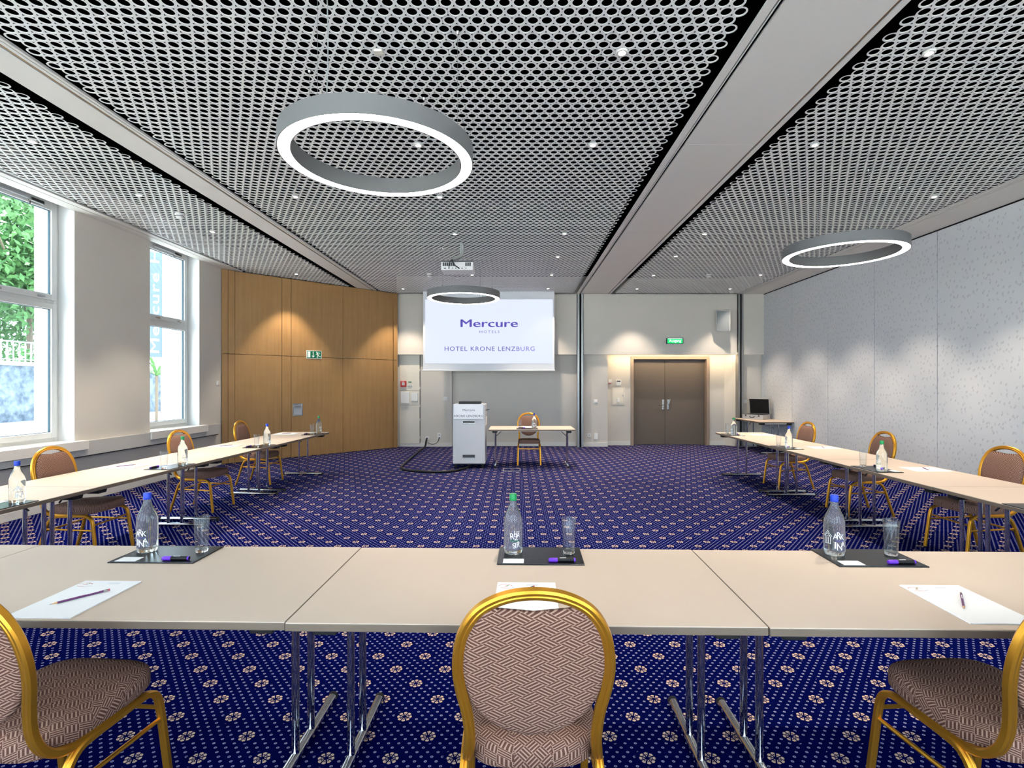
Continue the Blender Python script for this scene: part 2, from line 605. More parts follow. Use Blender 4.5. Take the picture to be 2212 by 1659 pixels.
WLAB = ['tall white two-tier window nearest the wood-panelled wall, banner and pillar behind it', 'tall white two-tier window with leafy trees behind it at the picture edge',
        'added unseen window beside the front rows, for daylight', 'added unseen window behind the front table row, for daylight', 'added unseen window at the rear of the room, for daylight']
for i, (y0, y1) in enumerate(WINDOWS):
    w = thing('window_%d' % (i + 1), WLAB[i], 'window', (0, 0, 0), kind='structure')
    X = -6.03
    fr_ = MB()
    fr_.box(X - 0.05, X + 0.03, y0 + 0.004, y0 + 0.07, WZ0, WZ1 - 0.004); fr_.box(X - 0.05, X + 0.03, y1 - 0.07, y1 - 0.004, WZ0, WZ1 - 0.004)
    fr_.box(X - 0.05, X + 0.03, y0 + 0.07, y1 - 0.07, WZ0, WZ0 + 0.07); fr_.box(X - 0.05, X + 0.03, y0 + 0.07, y1 - 0.07, WZ1 - 0.07, WZ1 - 0.004)
    fr_.box(X - 0.05, X + 0.03, y0 + 0.07, y1 - 0.07, 2.58, 2.66)
    fr_.build('window_frame', 'window_frame', w, bevel=0.005)
    yc = (y0 + y1) / 2
    sash(w, y0 + 0.05, y1 - 0.05, WZ0 + 0.05, 2.60, X + 0.025, [])
    sash(w, y0 + 0.05, y1 - 0.05, 2.64, WZ1 - 0.05, X + 0.025, [yc - 0.2, yc + 0.35], 0.14)
    op = MB().box(X + 0.055, X + 0.095, yc - 0.30, yc + 0.18, 3.825, 3.865).build('window_opener', 'grey_plastic', w, bevel=0.006)
    MB().box(X + 0.05, X + 0.10, yc + 0.18, yc + 0.36, 3.81, 3.86).build('opener_arm', 'steel', op, bevel=0.008)
    MB().tube([(X + 0.065, yc + 0.2, 3.82), (X + 0.065, yc + 0.2, 3.77)], 0.006, 8).build('opener_rod', 'groove_dark', op)
    for zz in (0.95, 2.48):
        MB().tube([(X + 0.035, y1 - 0.055, zz), (X + 0.035, y1 - 0.055, zz + 0.1)], 0.01, 8).build('hinge', 'steel', w)
    sb2 = MB().box(-6.0, X_L - 0.0005, y0 + 0.005, y1 - 0.005, WZ0 - 0.03, WZ0)
    sb2.prism([(X_L + 0.0005, WZ0 - 0.009), (-5.712, WZ0 - 0.009), (-5.712, 0.70), (-5.685, 0.70), (-5.685, WZ0), (X_L + 0.0005, WZ0)], y0 - 0.1, y1 + 0.1, 'y')
    sb2.build('window_sill', 'sill_board', w, bevel=0.003)

# ---- wood panelled wall, set at an angle in the far left corner
WA, WB = Vector((-5.792, 10.025, 0)), Vector((-2.974, 12.699, 0))
WDIR = (WB - WA).normalized(); WLEN = (WB - WA).length
WANG = math.atan2(WDIR.y, WDIR.x)
wall_wood = MB().box(0, WLEN, 0.03, 0.2, 0, 4.3).build('wall_corner', 'groove_dark')
wall_wood.location = WA; wall_wood.rotation_euler = (0, 0, WANG)
tag(wall_wood, 'angled maple-veneer panelled wall in the far corner', 'wall', kind='structure')
seams = [0.0, 0.114, 0.238, 1.14, 1.33, 2.485, 3.77, WLEN]
for i in range(len(seams) - 1):
    a, c_ = seams[i], seams[i + 1]
    pr = 0.03 if i in (0, 6) else (0.02 if i == 1 else 0.0)
    for z0, z1 in ((0.01, 2.163), (2.172, ZC - 0.012)):
        MB().box(a + 0.0045, c_ - 0.0045, -pr, 0.03, z0, z1).build('wood_panel', 'maple_veneer', wall_wood, bevel=0.002)
# flush pull in a panel
pl = MB(); rect_ring(pl, 1.359, 1.574, 0.887, 1.154, 0.028, -0.006, 0.012)
pl_o = pl.build('flush_pull', 'steel', wall_wood, bevel=0.002)
MB().box(1.385, 1.55, -0.001, 0.0, 0.91, 1.13).build('pull_recess', 'grey_plastic', pl_o)
MB().box(1.39, 1.54, -0.012, -0.002, 1.075, 1.11).build('pull_bar', 'steel', pl_o, bevel=0.003)

# ---- back wall
wb = MB()
wb.box(-6.32, -3.3, 13.3, 13.5, 0, 4.3)
wb.box(-3.3, -1.65, BACK, 13.5, 0, 4.3)
wb.box(-1.65, 1.62, BACK + 0.10, 13.5, 0, 4.3)
wb.box(1.62, 2.293, BACK, 13.5, 0, 4.3)
wb.box(2.293, 2.924, 13.2, 13.5, 0, 4.3)
wb.box(4.953, 5.60, 13.2, 13.5, 0, 4.3)
wb.box(2.924, 4.953, 13.2, 13.5, 2.29, 4.3)
wb.box(2.924, 4.953, 13.385, 13.5, 0, 2.29)
wb.box(5.60, 6.35, BACK, 13.5, 0, 4.3)
wall_back = wb.build('wall_back', 'wall_paint')
tag(wall_back, 'warm grey end wall behind the screen and the double door', 'wall', kind='structure')
for a, c_ in ((-2.99, 1.49), (1.66, 5.50), (5.66, X_R)):
    MB().box(a, c_, 12.80, 12.86, 2.314, ZC).build('bulkhead', 'wall_paint', wall_back, bevel=0.003)
MB().prism([(5.34, 13.2), (5.60, 12.94), (5.60, 13.2)], 0.0, 2.6, 'z').build('splayed_reveal', 'wall_paint', wall_back)
MB().box(2.30, 5.58, 12.87, 13.19, 2.52, 2.54).build('cove_cover', 'wall_paint', wall_back)
bb = MB()
for a, c_, y in ((-2.97, -1.65, BACK), (-1.65, 1.49, BACK + .1), (1.66, 2.29, BACK), (2.293, 2.92, 13.2), (4.96, 5.36, 13.2), (5.66, X_R, BACK)):
    bb.box(a, c_, y - 0.014, y, 0, 0.10)
tag(bb.build('baseboard_back', 'trim_white'), 'pale baseboard along the foot of the end wall', 'baseboard', kind='structure')
for i, (a, c_, lab) in enumerate(((1.505, 1.645, 'vertical partition guide rail beside the projection screen'), (5.515, 5.645, 'vertical partition guide rail beside the double door'))):
    t = thing('trim_%d' % (i + 2), lab, 'rail', (0, 0, 0), kind='structure')
    w = (c_ - a)
    MB().box(a, a + w * 0.36, 12.76, 12.93, 0, ZC).build('rail_profile', 'rail_metal', t, bevel=0.003)
    MB().box(c_ - w * 0.34, c_, 12.76, 12.93, 0, ZC).build('rail_profile', 'rail_metal', t, bevel=0.003)
    MB().box(a + w * 0.36, c_ - w * 0.34, 12.80, 12.93, 0, ZC).build('rail_slot', 'void_black', t)

# double door in the niche
d = thing('door_1', 'taupe double door with steel lever handles in the lit niche', 'door', (0, 0, 0), kind='structure')
fr_ = MB()
fr_.box(2.924, 3.0, 13.16, 13.384, 0, 2.29); fr_.box(4.877, 4.953, 13.16, 13.384, 0, 2.29); fr_.box(3.0, 4.877, 13.16, 13.384, 2.214, 2.29)
fr_.build('door_frame', 'door_frame_paint', d, bevel=0.006)
for k, (a, c_) in enumerate(((3.004, 3.842), (3.848, 4.873))):
    lf = MB().box(a, c_, 13.33, 13.38, 0.012, 2.21).build('door_leaf', 'door_paint', d, bevel=0.003)
    hx = 3.80 if k == 0 else 3.93
    pq = MB().box(hx - 0.026, hx + 0.026, 13.318, 13.33, 0.915, 1.18).build('lock_plate', 'steel', lf, bevel=0.006)
    if k == 0:
        MB().tube(catmull([(hx, 13.32, 1.04), (hx, 13.275, 1.04), (hx - 0.03, 13.265, 1.04), (hx - 0.15, 13.265, 1.035)], 5), 0.010, 8).build('lever', 'steel', lf, 40)
        MB().lathe([(0.011, 0), (0.011, 0.008)], 12).xform(Matrix.Translation((hx, 13.318, 0.965)) @ Matrix.Rotation(R(90), 4, 'X')).build('key_hole', 'slot_dark', lf)
    else:
        MB().prism([(hx - 0.024, 1.17), (hx - 0.024, 1.06), (hx + 0.01, 1.045), (hx + 0.05, 1.19), (hx + 0.03, 1.19), (hx + 0.012, 1.12), (hx, 1.17)][::-1], 13.27, 13.318, 'y').build('lever', 'steel', lf, bevel=0.004)

# ---- right wall: movable partition panels
wr = MB().box(X_R + 0.05, 6.4, -2.9, 13.5, 0, 4.3).build('wall_right', 'groove_dark')
tag(wr, 'pale grey movable partition wall with leaf-fleck facing', 'wall', kind='structure')
pys = [12.93, 11.488] + [10.17 - 1.325 * k for k in range(10)]
for a, c_ in zip(pys[1:], pys[:-1]):
    MB().box(X_R, X_R + 0.06, a + 0.006, c_ - 0.006, 0.02, ZC - 0.02).build('partition_panel', 'partition_facing', wr, bevel=0.002)
rw = MB().box(-6.3, 6.4, -2.9, -2.8, 0, 0.2).box(-6.3, 6.4, -2.9, -2.8, 3.7, 4.3)
xs = [-6.3] + [q for w in ADDED_REAR_WINDOWS for q in w] + [6.4]
for i in range(0, len(xs), 2): rw.box(xs[i], xs[i + 1], -2.9, -2.8, 0.2, 3.7)
wall_rear = tag(rw.build('wall_rear', 'wall_paint'), 'painted rear wall with unseen glazing added for more daylight', 'wall', kind='structure')
for x0, x1 in ADDED_REAR_WINDOWS:
    MB().box(x0, x1, -2.86, -2.855, 0.2, 3.7).build('pane', 'window_glass', wall_rear)

# ---- ceiling: black void, beams, strips and perforated panels
ceil = MB().box(-6.4, 6.4, -2.9, 13.5, 4.3, 4.4).build('ceiling', 'void_black')
tag(ceil, 'dark ceiling void above white perforated panels and flush beams', 'ceiling', kind='structure')
Y0C, Y1C = 1.83, 12.795


def strip(name, x0, x1, y0=-2.8, y1=Y1C, z=ZC, m='ceiling_white', t=0.02):
    return MB().box(x0, x1, y0, y1, z, z + t).build(name, m, ceil)


# right beam
strip('edge_strip', 1.49, 1.545); strip('edge_strip', 1.555, 1.563)
cuts = [-2.8, 2.2, 4.85, 7.62, 10.25, Y1C]
for a, c_ in zip(cuts[:-1], cuts[1:]):
    strip('beam_panel', 1.59, 2.262, a + 0.003, c_ - 0.003)
strip('edge_strip', 2.287, 2.333)
strip('inlay_line', 2.268, 2.274, m='brass_line', z=ZC + 0.004)
# left beam
strip('beam_panel', -3.762, -3.485); strip('inlay_line', -3.474, -3.466, m='brass_line', z=ZC + 0.004)
strip('edge_strip', -3.455, -3.425); strip('edge_strip', -3.415, -3.392)
# window side trim
strip('edge_strip', -5.62, -5.53); strip('edge_strip', -5.80, -5.635)
# partition side soffit
strip('edge_strip', 5.53, 5.575); strip('edge_strip', 5.59, 5.60)
for a, c_ in zip(cuts[:-1], cuts[1:]):
    strip('soffit_panel', 5.64, X_R, a + 0.003, c_ - 0.003)
strip('edge_strip', 5.60, 5.625, z=ZC + 0.003)
strip('ceiling_board', -3.39, 1.49, -2.8, Y0C - 0.05, ZC + 0.015); strip('ceiling_board', -5.53, -3.77, -2.8, Y0C - 0.05, ZC + 0.015); strip('ceiling_board', 2.34, 5.53, -2.8, Y0C - 0.05, ZC + 0.015)

PIT = 0.0875
ROW = PIT * math.sqrt(3) / 2
NR = 24
RH = 0.0322
THK = 0.004
HOLES = set()


def panel_mesh(nc, free_l, free_r):
    """perforated panel: nc holes wide, NR rows; free sides get a scalloped edge, joints a hairline gap"""
    vs, fs = [], []
    hexr = PIT / 2
    NS = 18
    for r in range(NR):
        off = 0.5 if r % 2 else 0.0
        for c in range(nc):
            cx, cy = (c + 0.25 + off) * PIT, (r + 0.5) * ROW
            nb = {0: c + 1 < nc, 180: c > 0}
            dn = 1 if off else 0
            nb[60] = nb[300] = (c + dn < nc); nb[120] = nb[240] = (c + dn - 1 >= 0)
            o = len(vs)
            for k in range(NS):
                a = 360.0 * k / NS
                face = (round(a / 60.0) * 60) % 360
                dd = (a - face + 180) % 360 - 180
                hd = hexr / math.cos(R(dd))
                inner = nb[face]
                if face in (60, 120) and r == NR - 1: edge = 'joint'
                elif face in (240, 300) and r == 0: edge = 'joint'
                elif not inner: edge = 'free' if ((face in (0, 60, 300) and free_r) or (face in (180, 120, 240) and free_l)) else 'joint'
                else: edge = None
                d = hd
                if edge == 'free':
                    d = hexr
                    # keep the corner where the next side is shared
                    if abs(abs(dd) - 30) < 1e-6:
                        d = hd if False else hexr
                elif edge == 'joint': d = hd - 0.0007
                ca, sa = math.cos(R(a)), math.sin(R(a))
                vs.append((cx + d * ca, cy + d * sa, 0))
                vs.append((cx + RH * ca, cy + RH * sa, 0))
                vs.append((cx + RH * ca, cy + RH * sa, THK))
            for k in range(NS):
                k2 = (k + 1) % NS
                A, B = o + 3 * k, o + 3 * k2
                fs.append((A, A + 1, B + 1, B))
                fs.append((A + 1, A + 2, B + 2, B + 1))
    me = bpy.data.meshes.new('perforated_panel')
    me.from_pydata(vs, [], fs)
    me.materials.append(MATS['perforated_white'])
    me.update()
    return me


pm_cache = {}
YP0 = 3.0608 + 127 * ROW + ROW / 2 - 6 * NR * ROW
for x0, widths in ((-3.335, (9, 12, 12, 12, 9)), (-5.462, (9, 9)), (2.43, (12, 12, 11))):
    xx = x0
    for i, nc in enumerate(widths):
        key = (nc, i == 0, i == len(widths) - 1)
        if key not in pm_cache: pm_cache[key] = panel_mesh(*key)
        for k in range(6):
            o = part('perforated_panel', pm_cache[key], ceil)
            o.location = (xx, YP0 + k * NR * ROW, ZC + 0.006)
        xx += nc * PIT

# ---- hidden cove light above the door niche
cv = thing('cove_light', 'warm strip light hidden above the double door niche', 'light', (3.95, 12.90, 2.36))
MB().box(-1.55, 1.55, -0.02, 0.02, -0.012, 0.0).build('light_strip', 'cove_strip', cv)
MB().box(-1.57, 1.57, -0.03, 0.03, 0.0, 0.02).build('strip_channel', 'steel', cv)

# ================================================================== CEILING FITTINGS
spots = [(0.72, 3.512), (0.72, 4.868), (0.715, 7.712), (0.724, 9.104), (0.718, 10.595), (0.731, 12.065),
         (2.83, 3.517), (2.83, 4.868), (2.833, 7.735), (2.813, 9.071), (2.838, 10.64), (2.839, 12.12),
         (-0.94, 4.868), (-0.938, 6.211), (-0.937, 7.735), (-0.929, 10.595), (-2.683, 6.196), (-2.697, 12.12),
         (-4.54, 4.794), (-4.54, 6.15), (-4.532, 7.618), (-4.532, 10.507), (5.05, 9.137), (5.04, 10.595), (5.04, 12.12)]
added_fill_spots = [(5.05, 7.735), (5.05, 6.2), (-4.54, 3.4)]  # extra downlights added to give the room more light
rows_ = {3: 'nearest the camera', 4: 'second row back', 6: 'third row back', 7: 'fourth row back', 9: 'fifth row back', 10: 'sixth row back', 12: 'last row by the end wall'}
colsn = {0: 'right of the ring lamps', 2: 'just right of the wide white beam', -1: 'in line with the ring lamps', -2: 'left half of the centre field', -4: 'in the window-side field', 5: 'close to the partition wall'}
proto = None


def make_downlight():
    t = thing('downlight', 'x', 'light', group='round recessed downlights in the perforated ceiling')
    MB().lathe([(0.024, -0.004), (0.036, -0.006), (0.040, -0.002), (0.040, 0.012), (0.030, 0.03)], 20, close=False).build('trim_ring', 'spot_ring', t, 40)
    MB().lathe([(0.001, -0.001), (0.026, -0.001), (0.026, 0.012)], 20, close=False).build('lens', 'spot_lens', t, 40)
    return t


def spot_light(parent, col=(1.0, 0.86, 0.70)):
    ld = spot_light.data
    o = bpy.data.objects.new('lamp_beam', ld); COL.objects.link(o)
    o.parent = parent; o.location = (0, 0, -0.03)
    return o


sd = bpy.data.lights.new('lamp_beam', 'SPOT')
sd.energy = DOWNLIGHT_W; sd.spot_size = R(78); sd.spot_blend = 0.5; sd.shadow_soft_size = 0.035; sd.color = (1.0, 0.86, 0.70)
spot_light.data = sd
proto = make_downlight()
for i, (x, y) in enumerate(spots + added_fill_spots):
    o = proto if i == 0 else copy_tree(proto)
    o.location = (x, y, ZC)
    cn = min(colsn, key=lambda q: abs({0: .72, 2: 2.83, -1: -.94, -2: -2.69, -4: -4.54, 5: 5.05}[q] - x))
    o['label'] = 'glowing round downlight %s, %s' % (colsn[cn], rows_[int(y)])  # the added fill downlights get the same wording
for o in [o for o in COL.objects if o.name.startswith('downlight')]:
    spot_light(o)
for i, (x, y, lab) in enumerate(((-4.492, 6.815, 'white smoke detector in the window-side ceiling field'), (-1.796, 10.507, 'white smoke detector left of the projector'), (3.949, 10.551, 'white smoke detector in the partition-side ceiling field'))):
    t = thing('smoke_detector', lab, 'smoke detector', (x, y, ZC + 0.005), 0, 'smoke detectors on the ceiling')
    MB().lathe([(0.055, 0), (0.055, -0.03)], 20).build('base', 'white_plastic', t, 40)
    MB().lathe([(0.048, -0.03), (0.046, -0.055), (0.034, -0.068), (0.0005, -0.07)], 20, close=False).build('sensor_head', 'white_plastic', t, 40)
    MB().lathe([(0.05, -0.034), (0.05, -0.042)], 20, close=False).build('vent_slot', 'groove_dark', t)
sn = MB().box(-0.028, 0.028, -0.026, 0.026, -0.012, 0.004).build('ceiling_sensor', ['panel_cream', 'groove_dark'], bevel=0.003)
sn.location = (-0.947, 3.502, ZC); tag(sn, 'small square cream sensor in a ceiling hole above the large ring lamp', 'sensor')

# ---- ring pendants
def ring_lamp(cx, cy, lab, cables):
    t = thing('ring_pendant', lab, 'pendant lamp', (cx, cy, 3.073), 0, 'glowing ring pendants')
    Ro, Ri, h = 0.64, 0.555, 0.12
    n = 96
    prof = [(Ri, 0.004), (Ri, h), (Ro, h), (Ro, 0.004), (Ro - 0.006, 0.004), (Ro - 0.006, 0.012), (Ri + 0.006, 0.012), (Ri + 0.006, 0.004)]
    mb = MB(); vs, fs = [], []
    L = len(prof)
    for r, z in prof:
        for k in range(n):
            a = 2 * PI * k / n; vs.append((r * math.cos(a), r * math.sin(a), z))
    for i in range(L):
        j = (i + 1) % L
        for k in range(n):
            fs.append((i * n + k, i * n + (k + 1) % n, j * n + (k + 1) % n, j * n + k))
    mb.add(vs, fs).build('housing', 'lamp_housing', t, 40)
    vs, fs = [], []
    for r, z in ((Ri + 0.0065, 0.008), (Ri + 0.012, 0.002), (Ro - 0.012, 0.002), (Ro - 0.0065, 0.008)):
        for k in range(n):
            a = 2 * PI * k / n; vs.append((r * math.cos(a), r * math.sin(a), z))
    for i in range(3):
        for k in range(n):
            fs.append((i * n + k, i * n + (k + 1) % n, (i + 1) * n + (k + 1) % n, (i + 1) * n + k))
    MB().add(vs, fs).build('diffuser', 'lamp_diffuser', t, 40)
    rm = (Ro + Ri) / 2
    for a in cables:
        x, y = rm * math.cos(R(a)), rm * math.sin(R(a))
        top = ZC - 3.073 + 0.01
        c = MB().tube([(x, y, h + 0.03), (x, y, top)], 0.0014, 6).build('suspension_wire', 'cable_steel', t)
        MB().lathe([(0.006, 0), (0.006, 0.025), (0.003, 0.035)], 10, x, y, h).build('wire_grip', 'steel', c, 40)
        MB().lathe([(0.012, 0.0), (0.012, -0.012), (0.004, -0.025)], 12, x, y, top).build('ceiling_anchor', 'steel', c, 40)
    a = R(cables[0] + 6)
    x, y = rm * math.cos(a), rm * math.sin(a)
    top = ZC - 3.073 + 0.01
    MB().tube(catmull([(x, y, h), (x + 0.006, y, h + 0.2), (x + 0.01, y - 0.01, h + 0.4), (x + 0.0, y, top)], 6), 0.0035, 8).build('power_cable', 'cable_grey', t, 60)
    return t


ring_lamp(-0.945, 3.51, 'large glowing ring pendant hanging closest to the camera', (250, 70, 160, 340))
ring_lamp(3.83, 6.02, 'glowing ring pendant hanging near the partition wall', (80, 170, 260, 350))
ring_lamp(-0.945, 9.06, 'glowing ring pendant hanging in front of the projection screen', (60, 150, 240, 330))

# ---- projector
t = thing('projector', 'white ceiling-mounted projector with cables at its back', 'projector', (-0.95, 8.28, 3.37))
MB().box(-0.255, 0.255, -0.18, 0.18, 0.0, 0.135).build('body', 'white_plastic', t, bevel=0.012)
MB().box(-0.25, 0.25, -0.175, 0.175, 0.135, 0.15).build('mount_plate', 'slot_dark', t, bevel=0.004)
for a, c_ in ((-0.225, -0.03), (0.13, 0.225)):
    for k in range(int((c_ - a) / 0.03)):
        MB().box(a + k * 0.032, a + k * 0.032 + 0.024, -0.184, -0.178, 0.065, 0.12).build('vent', 'slot_dark', t)
for xx, w in ((-0.19, 0.035), (-0.13, 0.02), (-0.07, 0.012), (-0.02, 0.02), (0.03, 0.03), (0.08, 0.02), (0.14, 0.01)):
    MB().box(xx - w / 2, xx + w / 2, -0.184, -0.178, 0.022, 0.037).build('connector', 'black_plastic', t)
MB().lathe([(0.05, 0), (0.05, 0.03), (0.04, 0.035)], 20).xform(Matrix.Translation((0.1, 0.178, 0.065)) @ Matrix.Rotation(R(-90), 4, 'X')).build('lens', 'black_plastic', t, 40)
MB().tube([(0.05, 0.0, 0.15), (0.05, 0.0, ZC - 3.37 + 0.02)], 0.022, 14).build('ceiling_pole', 'grey_plastic', t, 40)
MB().tube(catmull([(-0.10, -0.10, 0.16), (-0.04, -0.12, 0.20), (0.05, -0.10, 0.24), (0.08, -0.06, 0.33), (0.07, -0.03, 0.46)], 6), 0.024, 10).build('cable_sleeve', 'cable_grey', t, 60)
MB().tube(catmull([(-0.09, -0.10, 0.165), (-0.095, -0.20, 0.155), (-0.12, -0.205, 0.09), (-0.13, -0.185, 0.03)], 6), 0.006, 8).build('cable', 'cable_black', t, 60)
MB().tube(catmull([(-0.08, -0.10, 0.165), (-0.075, -0.21, 0.155), (-0.04, -0.215, 0.08), (0.03, -0.185, 0.03)], 6), 0.009, 8).build('cable', 'cable_black', t, 60)

# ---- projection screen
t = thing('projection_screen', 'large projection screen showing purple lettering on pale blue', 'screen', (0, 12.5, 0))
MB().box(-2.294, 0.91, 0.0, 0.004, 1.925, ZC + 0.10).build('screen_cloth', 'screen_cloth', t)
MB().box(-2.32, 0.93, -0.015, 0.02, 1.893, 1.93).build('bottom_bar', 'white_plastic', t, bevel=0.006)
im = MB().box(-2.243, 0.87, -0.003, -0.001, 2.081, 3.644).build('projected_picture', 'projected_image', t)
tm = MB()
for k in range(3): text_wall(tm, 'Mercure', 1.39, 0.183, -0.688 + 0.008 * k, -0.005 - 0.0004 * k, 3.058 + 0.002 * k, 0.0, 1.0)
tm.build('lettering', 'text_purple', im)
text_wall(MB(), 'HOTELS', 0.486, 0.062, -0.672, -0.005, 2.852, 0.0, 1.35).build('lettering', 'text_violet', im)
text_wall(MB(), 'HOTEL KRONE LENZBURG', 2.198, 0.11, -0.67, -0.005, 2.44, 0.008, 1.15).build('lettering', 'text_violet', im)

# ================================================================== END WALL FITTINGS
def wallbox(name, x0, x1, z0, z1, y, depth, m, lab, cat, bevel=0.004, group=None):
    o = MB().box(-(x1 - x0) / 2, (x1 - x0) / 2, -depth, 0, -(z1 - z0) / 2, (z1 - z0) / 2).build(name, m, bevel=bevel)
    o.location = ((x0 + x1) / 2, y, (z0 + z1) / 2)
    return tag(o, lab, cat, group)


# tall access door with hatch
t = thing('door_2', 'tall flush cream service door beside the wood panelling', 'door', (-2.715, BACK - 0.002, 0), kind='structure')
MB().box(-0.255, 0.255, -0.018, -0.002, 0.076, 1.04).build('lower_panel', 'panel_cream', t, bevel=0.002)
MB().box(-0.255, 0.255, -0.018, -0.002, 1.05, 1.405).build('hatch_panel', 'panel_cream', t, bevel=0.002)
MB().box(-0.255, 0.255, -0.018, -0.002, 1.415, 2.30).build('upper_panel', 'panel_cream', t, bevel=0.002)
MB().box(0.257, 0.268, -0.012, 0, 0.076, 2.30).build('shadow_gap', 'groove_dark', t)
for zz in (0.2, 0.65, 1.0, 1.45, 1.9):
    MB().box(0.25, 0.268, -0.024, -0.016, zz, zz + 0.06).build('hinge', 'trim_white', t, bevel=0.002)
wallbox('switch_box', -2.925, -2.714, 1.094, 1.38, BACK - 0.018, 0.05, 'white_plastic', 'larger white wall box on the service door hatch', 'wall box')
wallbox('switch_box', -2.668, -2.504, 1.152, 1.351, BACK - 0.018, 0.025, 'white_plastic', 'smaller flat white wall box on the service door hatch', 'wall box')
t = thing('fire_alarm', 'red square fire alarm call point beside the wood panelling', 'fire alarm', (-2.863, BACK - 0.018, 1.582))
MB().box(-0.073, 0.073, -0.045, 0, -0.073, 0.073).build('housing', 'alarm_red', t, bevel=0.008)
MB().box(-0.036, 0.036, -0.049, -0.044, -0.035, 0.04).build('break_glass', 'white_plastic', t, bevel=0.002)
MB().lathe([(0.016, 0), (0.016, 0.004)], 14).xform(Matrix.Translation((0, -0.049, 0.004)) @ Matrix.Rotation(R(90), 4, 'X')).build('button', 'cabinet_grey', t)
for q in (-0.03, 0.0):
    MB().box(q - 0.008, q + 0.008, -0.047, -0.044, 0.052, 0.064).build('marking', 'white_plastic', t)
t = thing('call_sign_plate', 'small cream call sign plate right of the red fire alarm', 'sign plate', (-2.703, BACK - 0.018, 1.58))  # plate for the manual fire call label
MB().box(-0.058, 0.058, -0.012, 0, -0.02, 0.076).build('plate', 'panel_cream', t, bevel=0.003)
MB().box(-0.04, 0.04, -0.014, -0.011, 0.035, 0.06).build('marking', 'label_green', t)
MB().box(-0.055, 0.055, -0.018, 0, -0.076, -0.045).build('lower_label', 'grey_plastic', t, bevel=0.002)


def socket(name, x, y, z, lab, two=False, plug=False, cat='socket'):
    h = 0.08 if two else 0.045
    t = thing(name, lab, cat, (x, y, z))
    MB().box(-0.044, 0.044, -0.014, 0, -h, h).build('cover_plate', 'white_plastic', t, bevel=0.004)
    for zz in ((0.035, -0.04) if two else (0.0,)):
        o = MB().lathe([(0.018, 0), (0.018, 0.002)], 14).xform(Matrix.Translation((0, -0.014, zz)) @ Matrix.Rotation(R(90), 4, 'X')).build('outlet_well', 'grey_plastic', t)
        for dx in (-0.007, 0.007):
            MB().box(dx - 0.002, dx + 0.002, -0.018, -0.015, zz - 0.002, zz + 0.004).build('pin_hole', 'black_plastic', o)
    if plug:
        MB().lathe([(0.017, 0), (0.016, 0.03), (0.008, 0.045)], 12).xform(Matrix.Translation((0, -0.015, -0.04 if two else 0)) @ Matrix.Rotation(R(90), 4, 'X')).build('plug', 'black_plastic', t, 40)
    return t


def switch(x, y, z, lab):
    t = thing('light_switch', lab, 'switch', (x, y, z))
    MB().box(-0.048, 0.048, -0.012, 0, -0.048, 0.048).build('cover_plate', 'white_plastic', t, bevel=0.004)
    MB().box(-0.03, 0.03, -0.019, -0.011, -0.03, 0.03).build('rocker', 'white_plastic', t, bevel=0.003)
    return t


socket('wall_socket', -2.272, BACK, 0.21, 'single white socket left of the lectern with a thick black cable', plug=True)
socket('wall_socket', -1.966, BACK, 0.26, 'double white socket left of the lectern with a thin looping cable', two=True, plug=True)
socket('wall_socket', 1.82, BACK, 0.284, 'white wall socket right of the presenter table by the guide rail')
wallbox('junction_box', 1.942, 2.036, 0.181, 0.333, BACK, 0.03, 'white_plastic', 'upright white cover box low on the wall left of the door niche', 'wall box')
switch(-1.81, BACK, 1.21, 'white light switch on the wall above the lectern cables')
switch(1.983, BACK, 1.14, 'white light switch on the wall left of the door niche')
switch(5.76, BACK, 1.14, 'white light switch on the wall behind the open aluminium case')
# door niche cabinet, thermostat, card reader
t = thing('wall_cabinet', 'small cream flush cabinet with a knob left of the double door', 'wall cabinet', (2.605, 13.2, 1.276))
c_ = MB(); rect_ring(c_, -0.165, 0.165, -0.235, 0.235, 0.02, -0.014, 0); c_.build('cabinet_frame', 'panel_cream', t, bevel=0.003)
dr = MB().box(-0.14, 0.14, -0.012, -0.001, -0.21, 0.21).build('cabinet_door', 'panel_cream', t, bevel=0.002)
MB().lathe([(0.012, 0), (0.016, 0.012), (0.010, 0.02)], 12).xform(Matrix.Translation((0.115, -0.012, 0.02)) @ Matrix.Rotation(R(90), 4, 'X')).build('knob', 'steel', dr, 40)
MB().box(-0.035, 0.035, -0.03, -0.012, -0.165, -0.06).build('card_holder', 'white_plastic', t, bevel=0.003)
t = thing('thermostat', 'white thermostat with dark display above the niche cabinet', 'thermostat', (2.613, 13.2, 1.615))
MB().box(-0.066, 0.066, -0.03, 0, -0.076, 0.076).build('housing', 'white_plastic', t, bevel=0.008)
MB().box(-0.045, 0.045, -0.033, -0.029, 0.02, 0.05).build('display', 'slot_dark', t, bevel=0.001)
t = thing('motion_sensor', 'small white box sensor with dark underside at the niche edge', 'sensor', (2.385, 13.2, 1.645))
MB().box(-0.045, 0.045, -0.06, 0, -0.035, 0.05).build('housing', 'white_plastic', t, bevel=0.006)
MB().box(-0.04, 0.04, -0.055, -0.005, -0.05, -0.035).build('lens', 'alarm_red', t, bevel=0.003)

# lit exit sign above the door
t = thing('exit_sign', 'lit green Ausgang exit sign above the double door', 'exit sign', (3.93, 12.80, 2.65))
MB().box(-0.205, 0.205, -0.06, 0, -0.072, 0.072).build('housing', 'slot_dark', t, bevel=0.006)
fc = MB().box(-0.19, 0.19, -0.064, -0.059, -0.06, 0.06).build('lit_face', 'lit_green', t)
text_wall(MB(), 'Ausgang', 0.30, 0.085, 0, -0.066, -0.005, 0.0).build('lettering', 'lit_white', fc)
MB().box(-0.18, 0.18, -0.066, -0.063, 0.05, 0.058).build('light_bar', 'lit_white', fc)

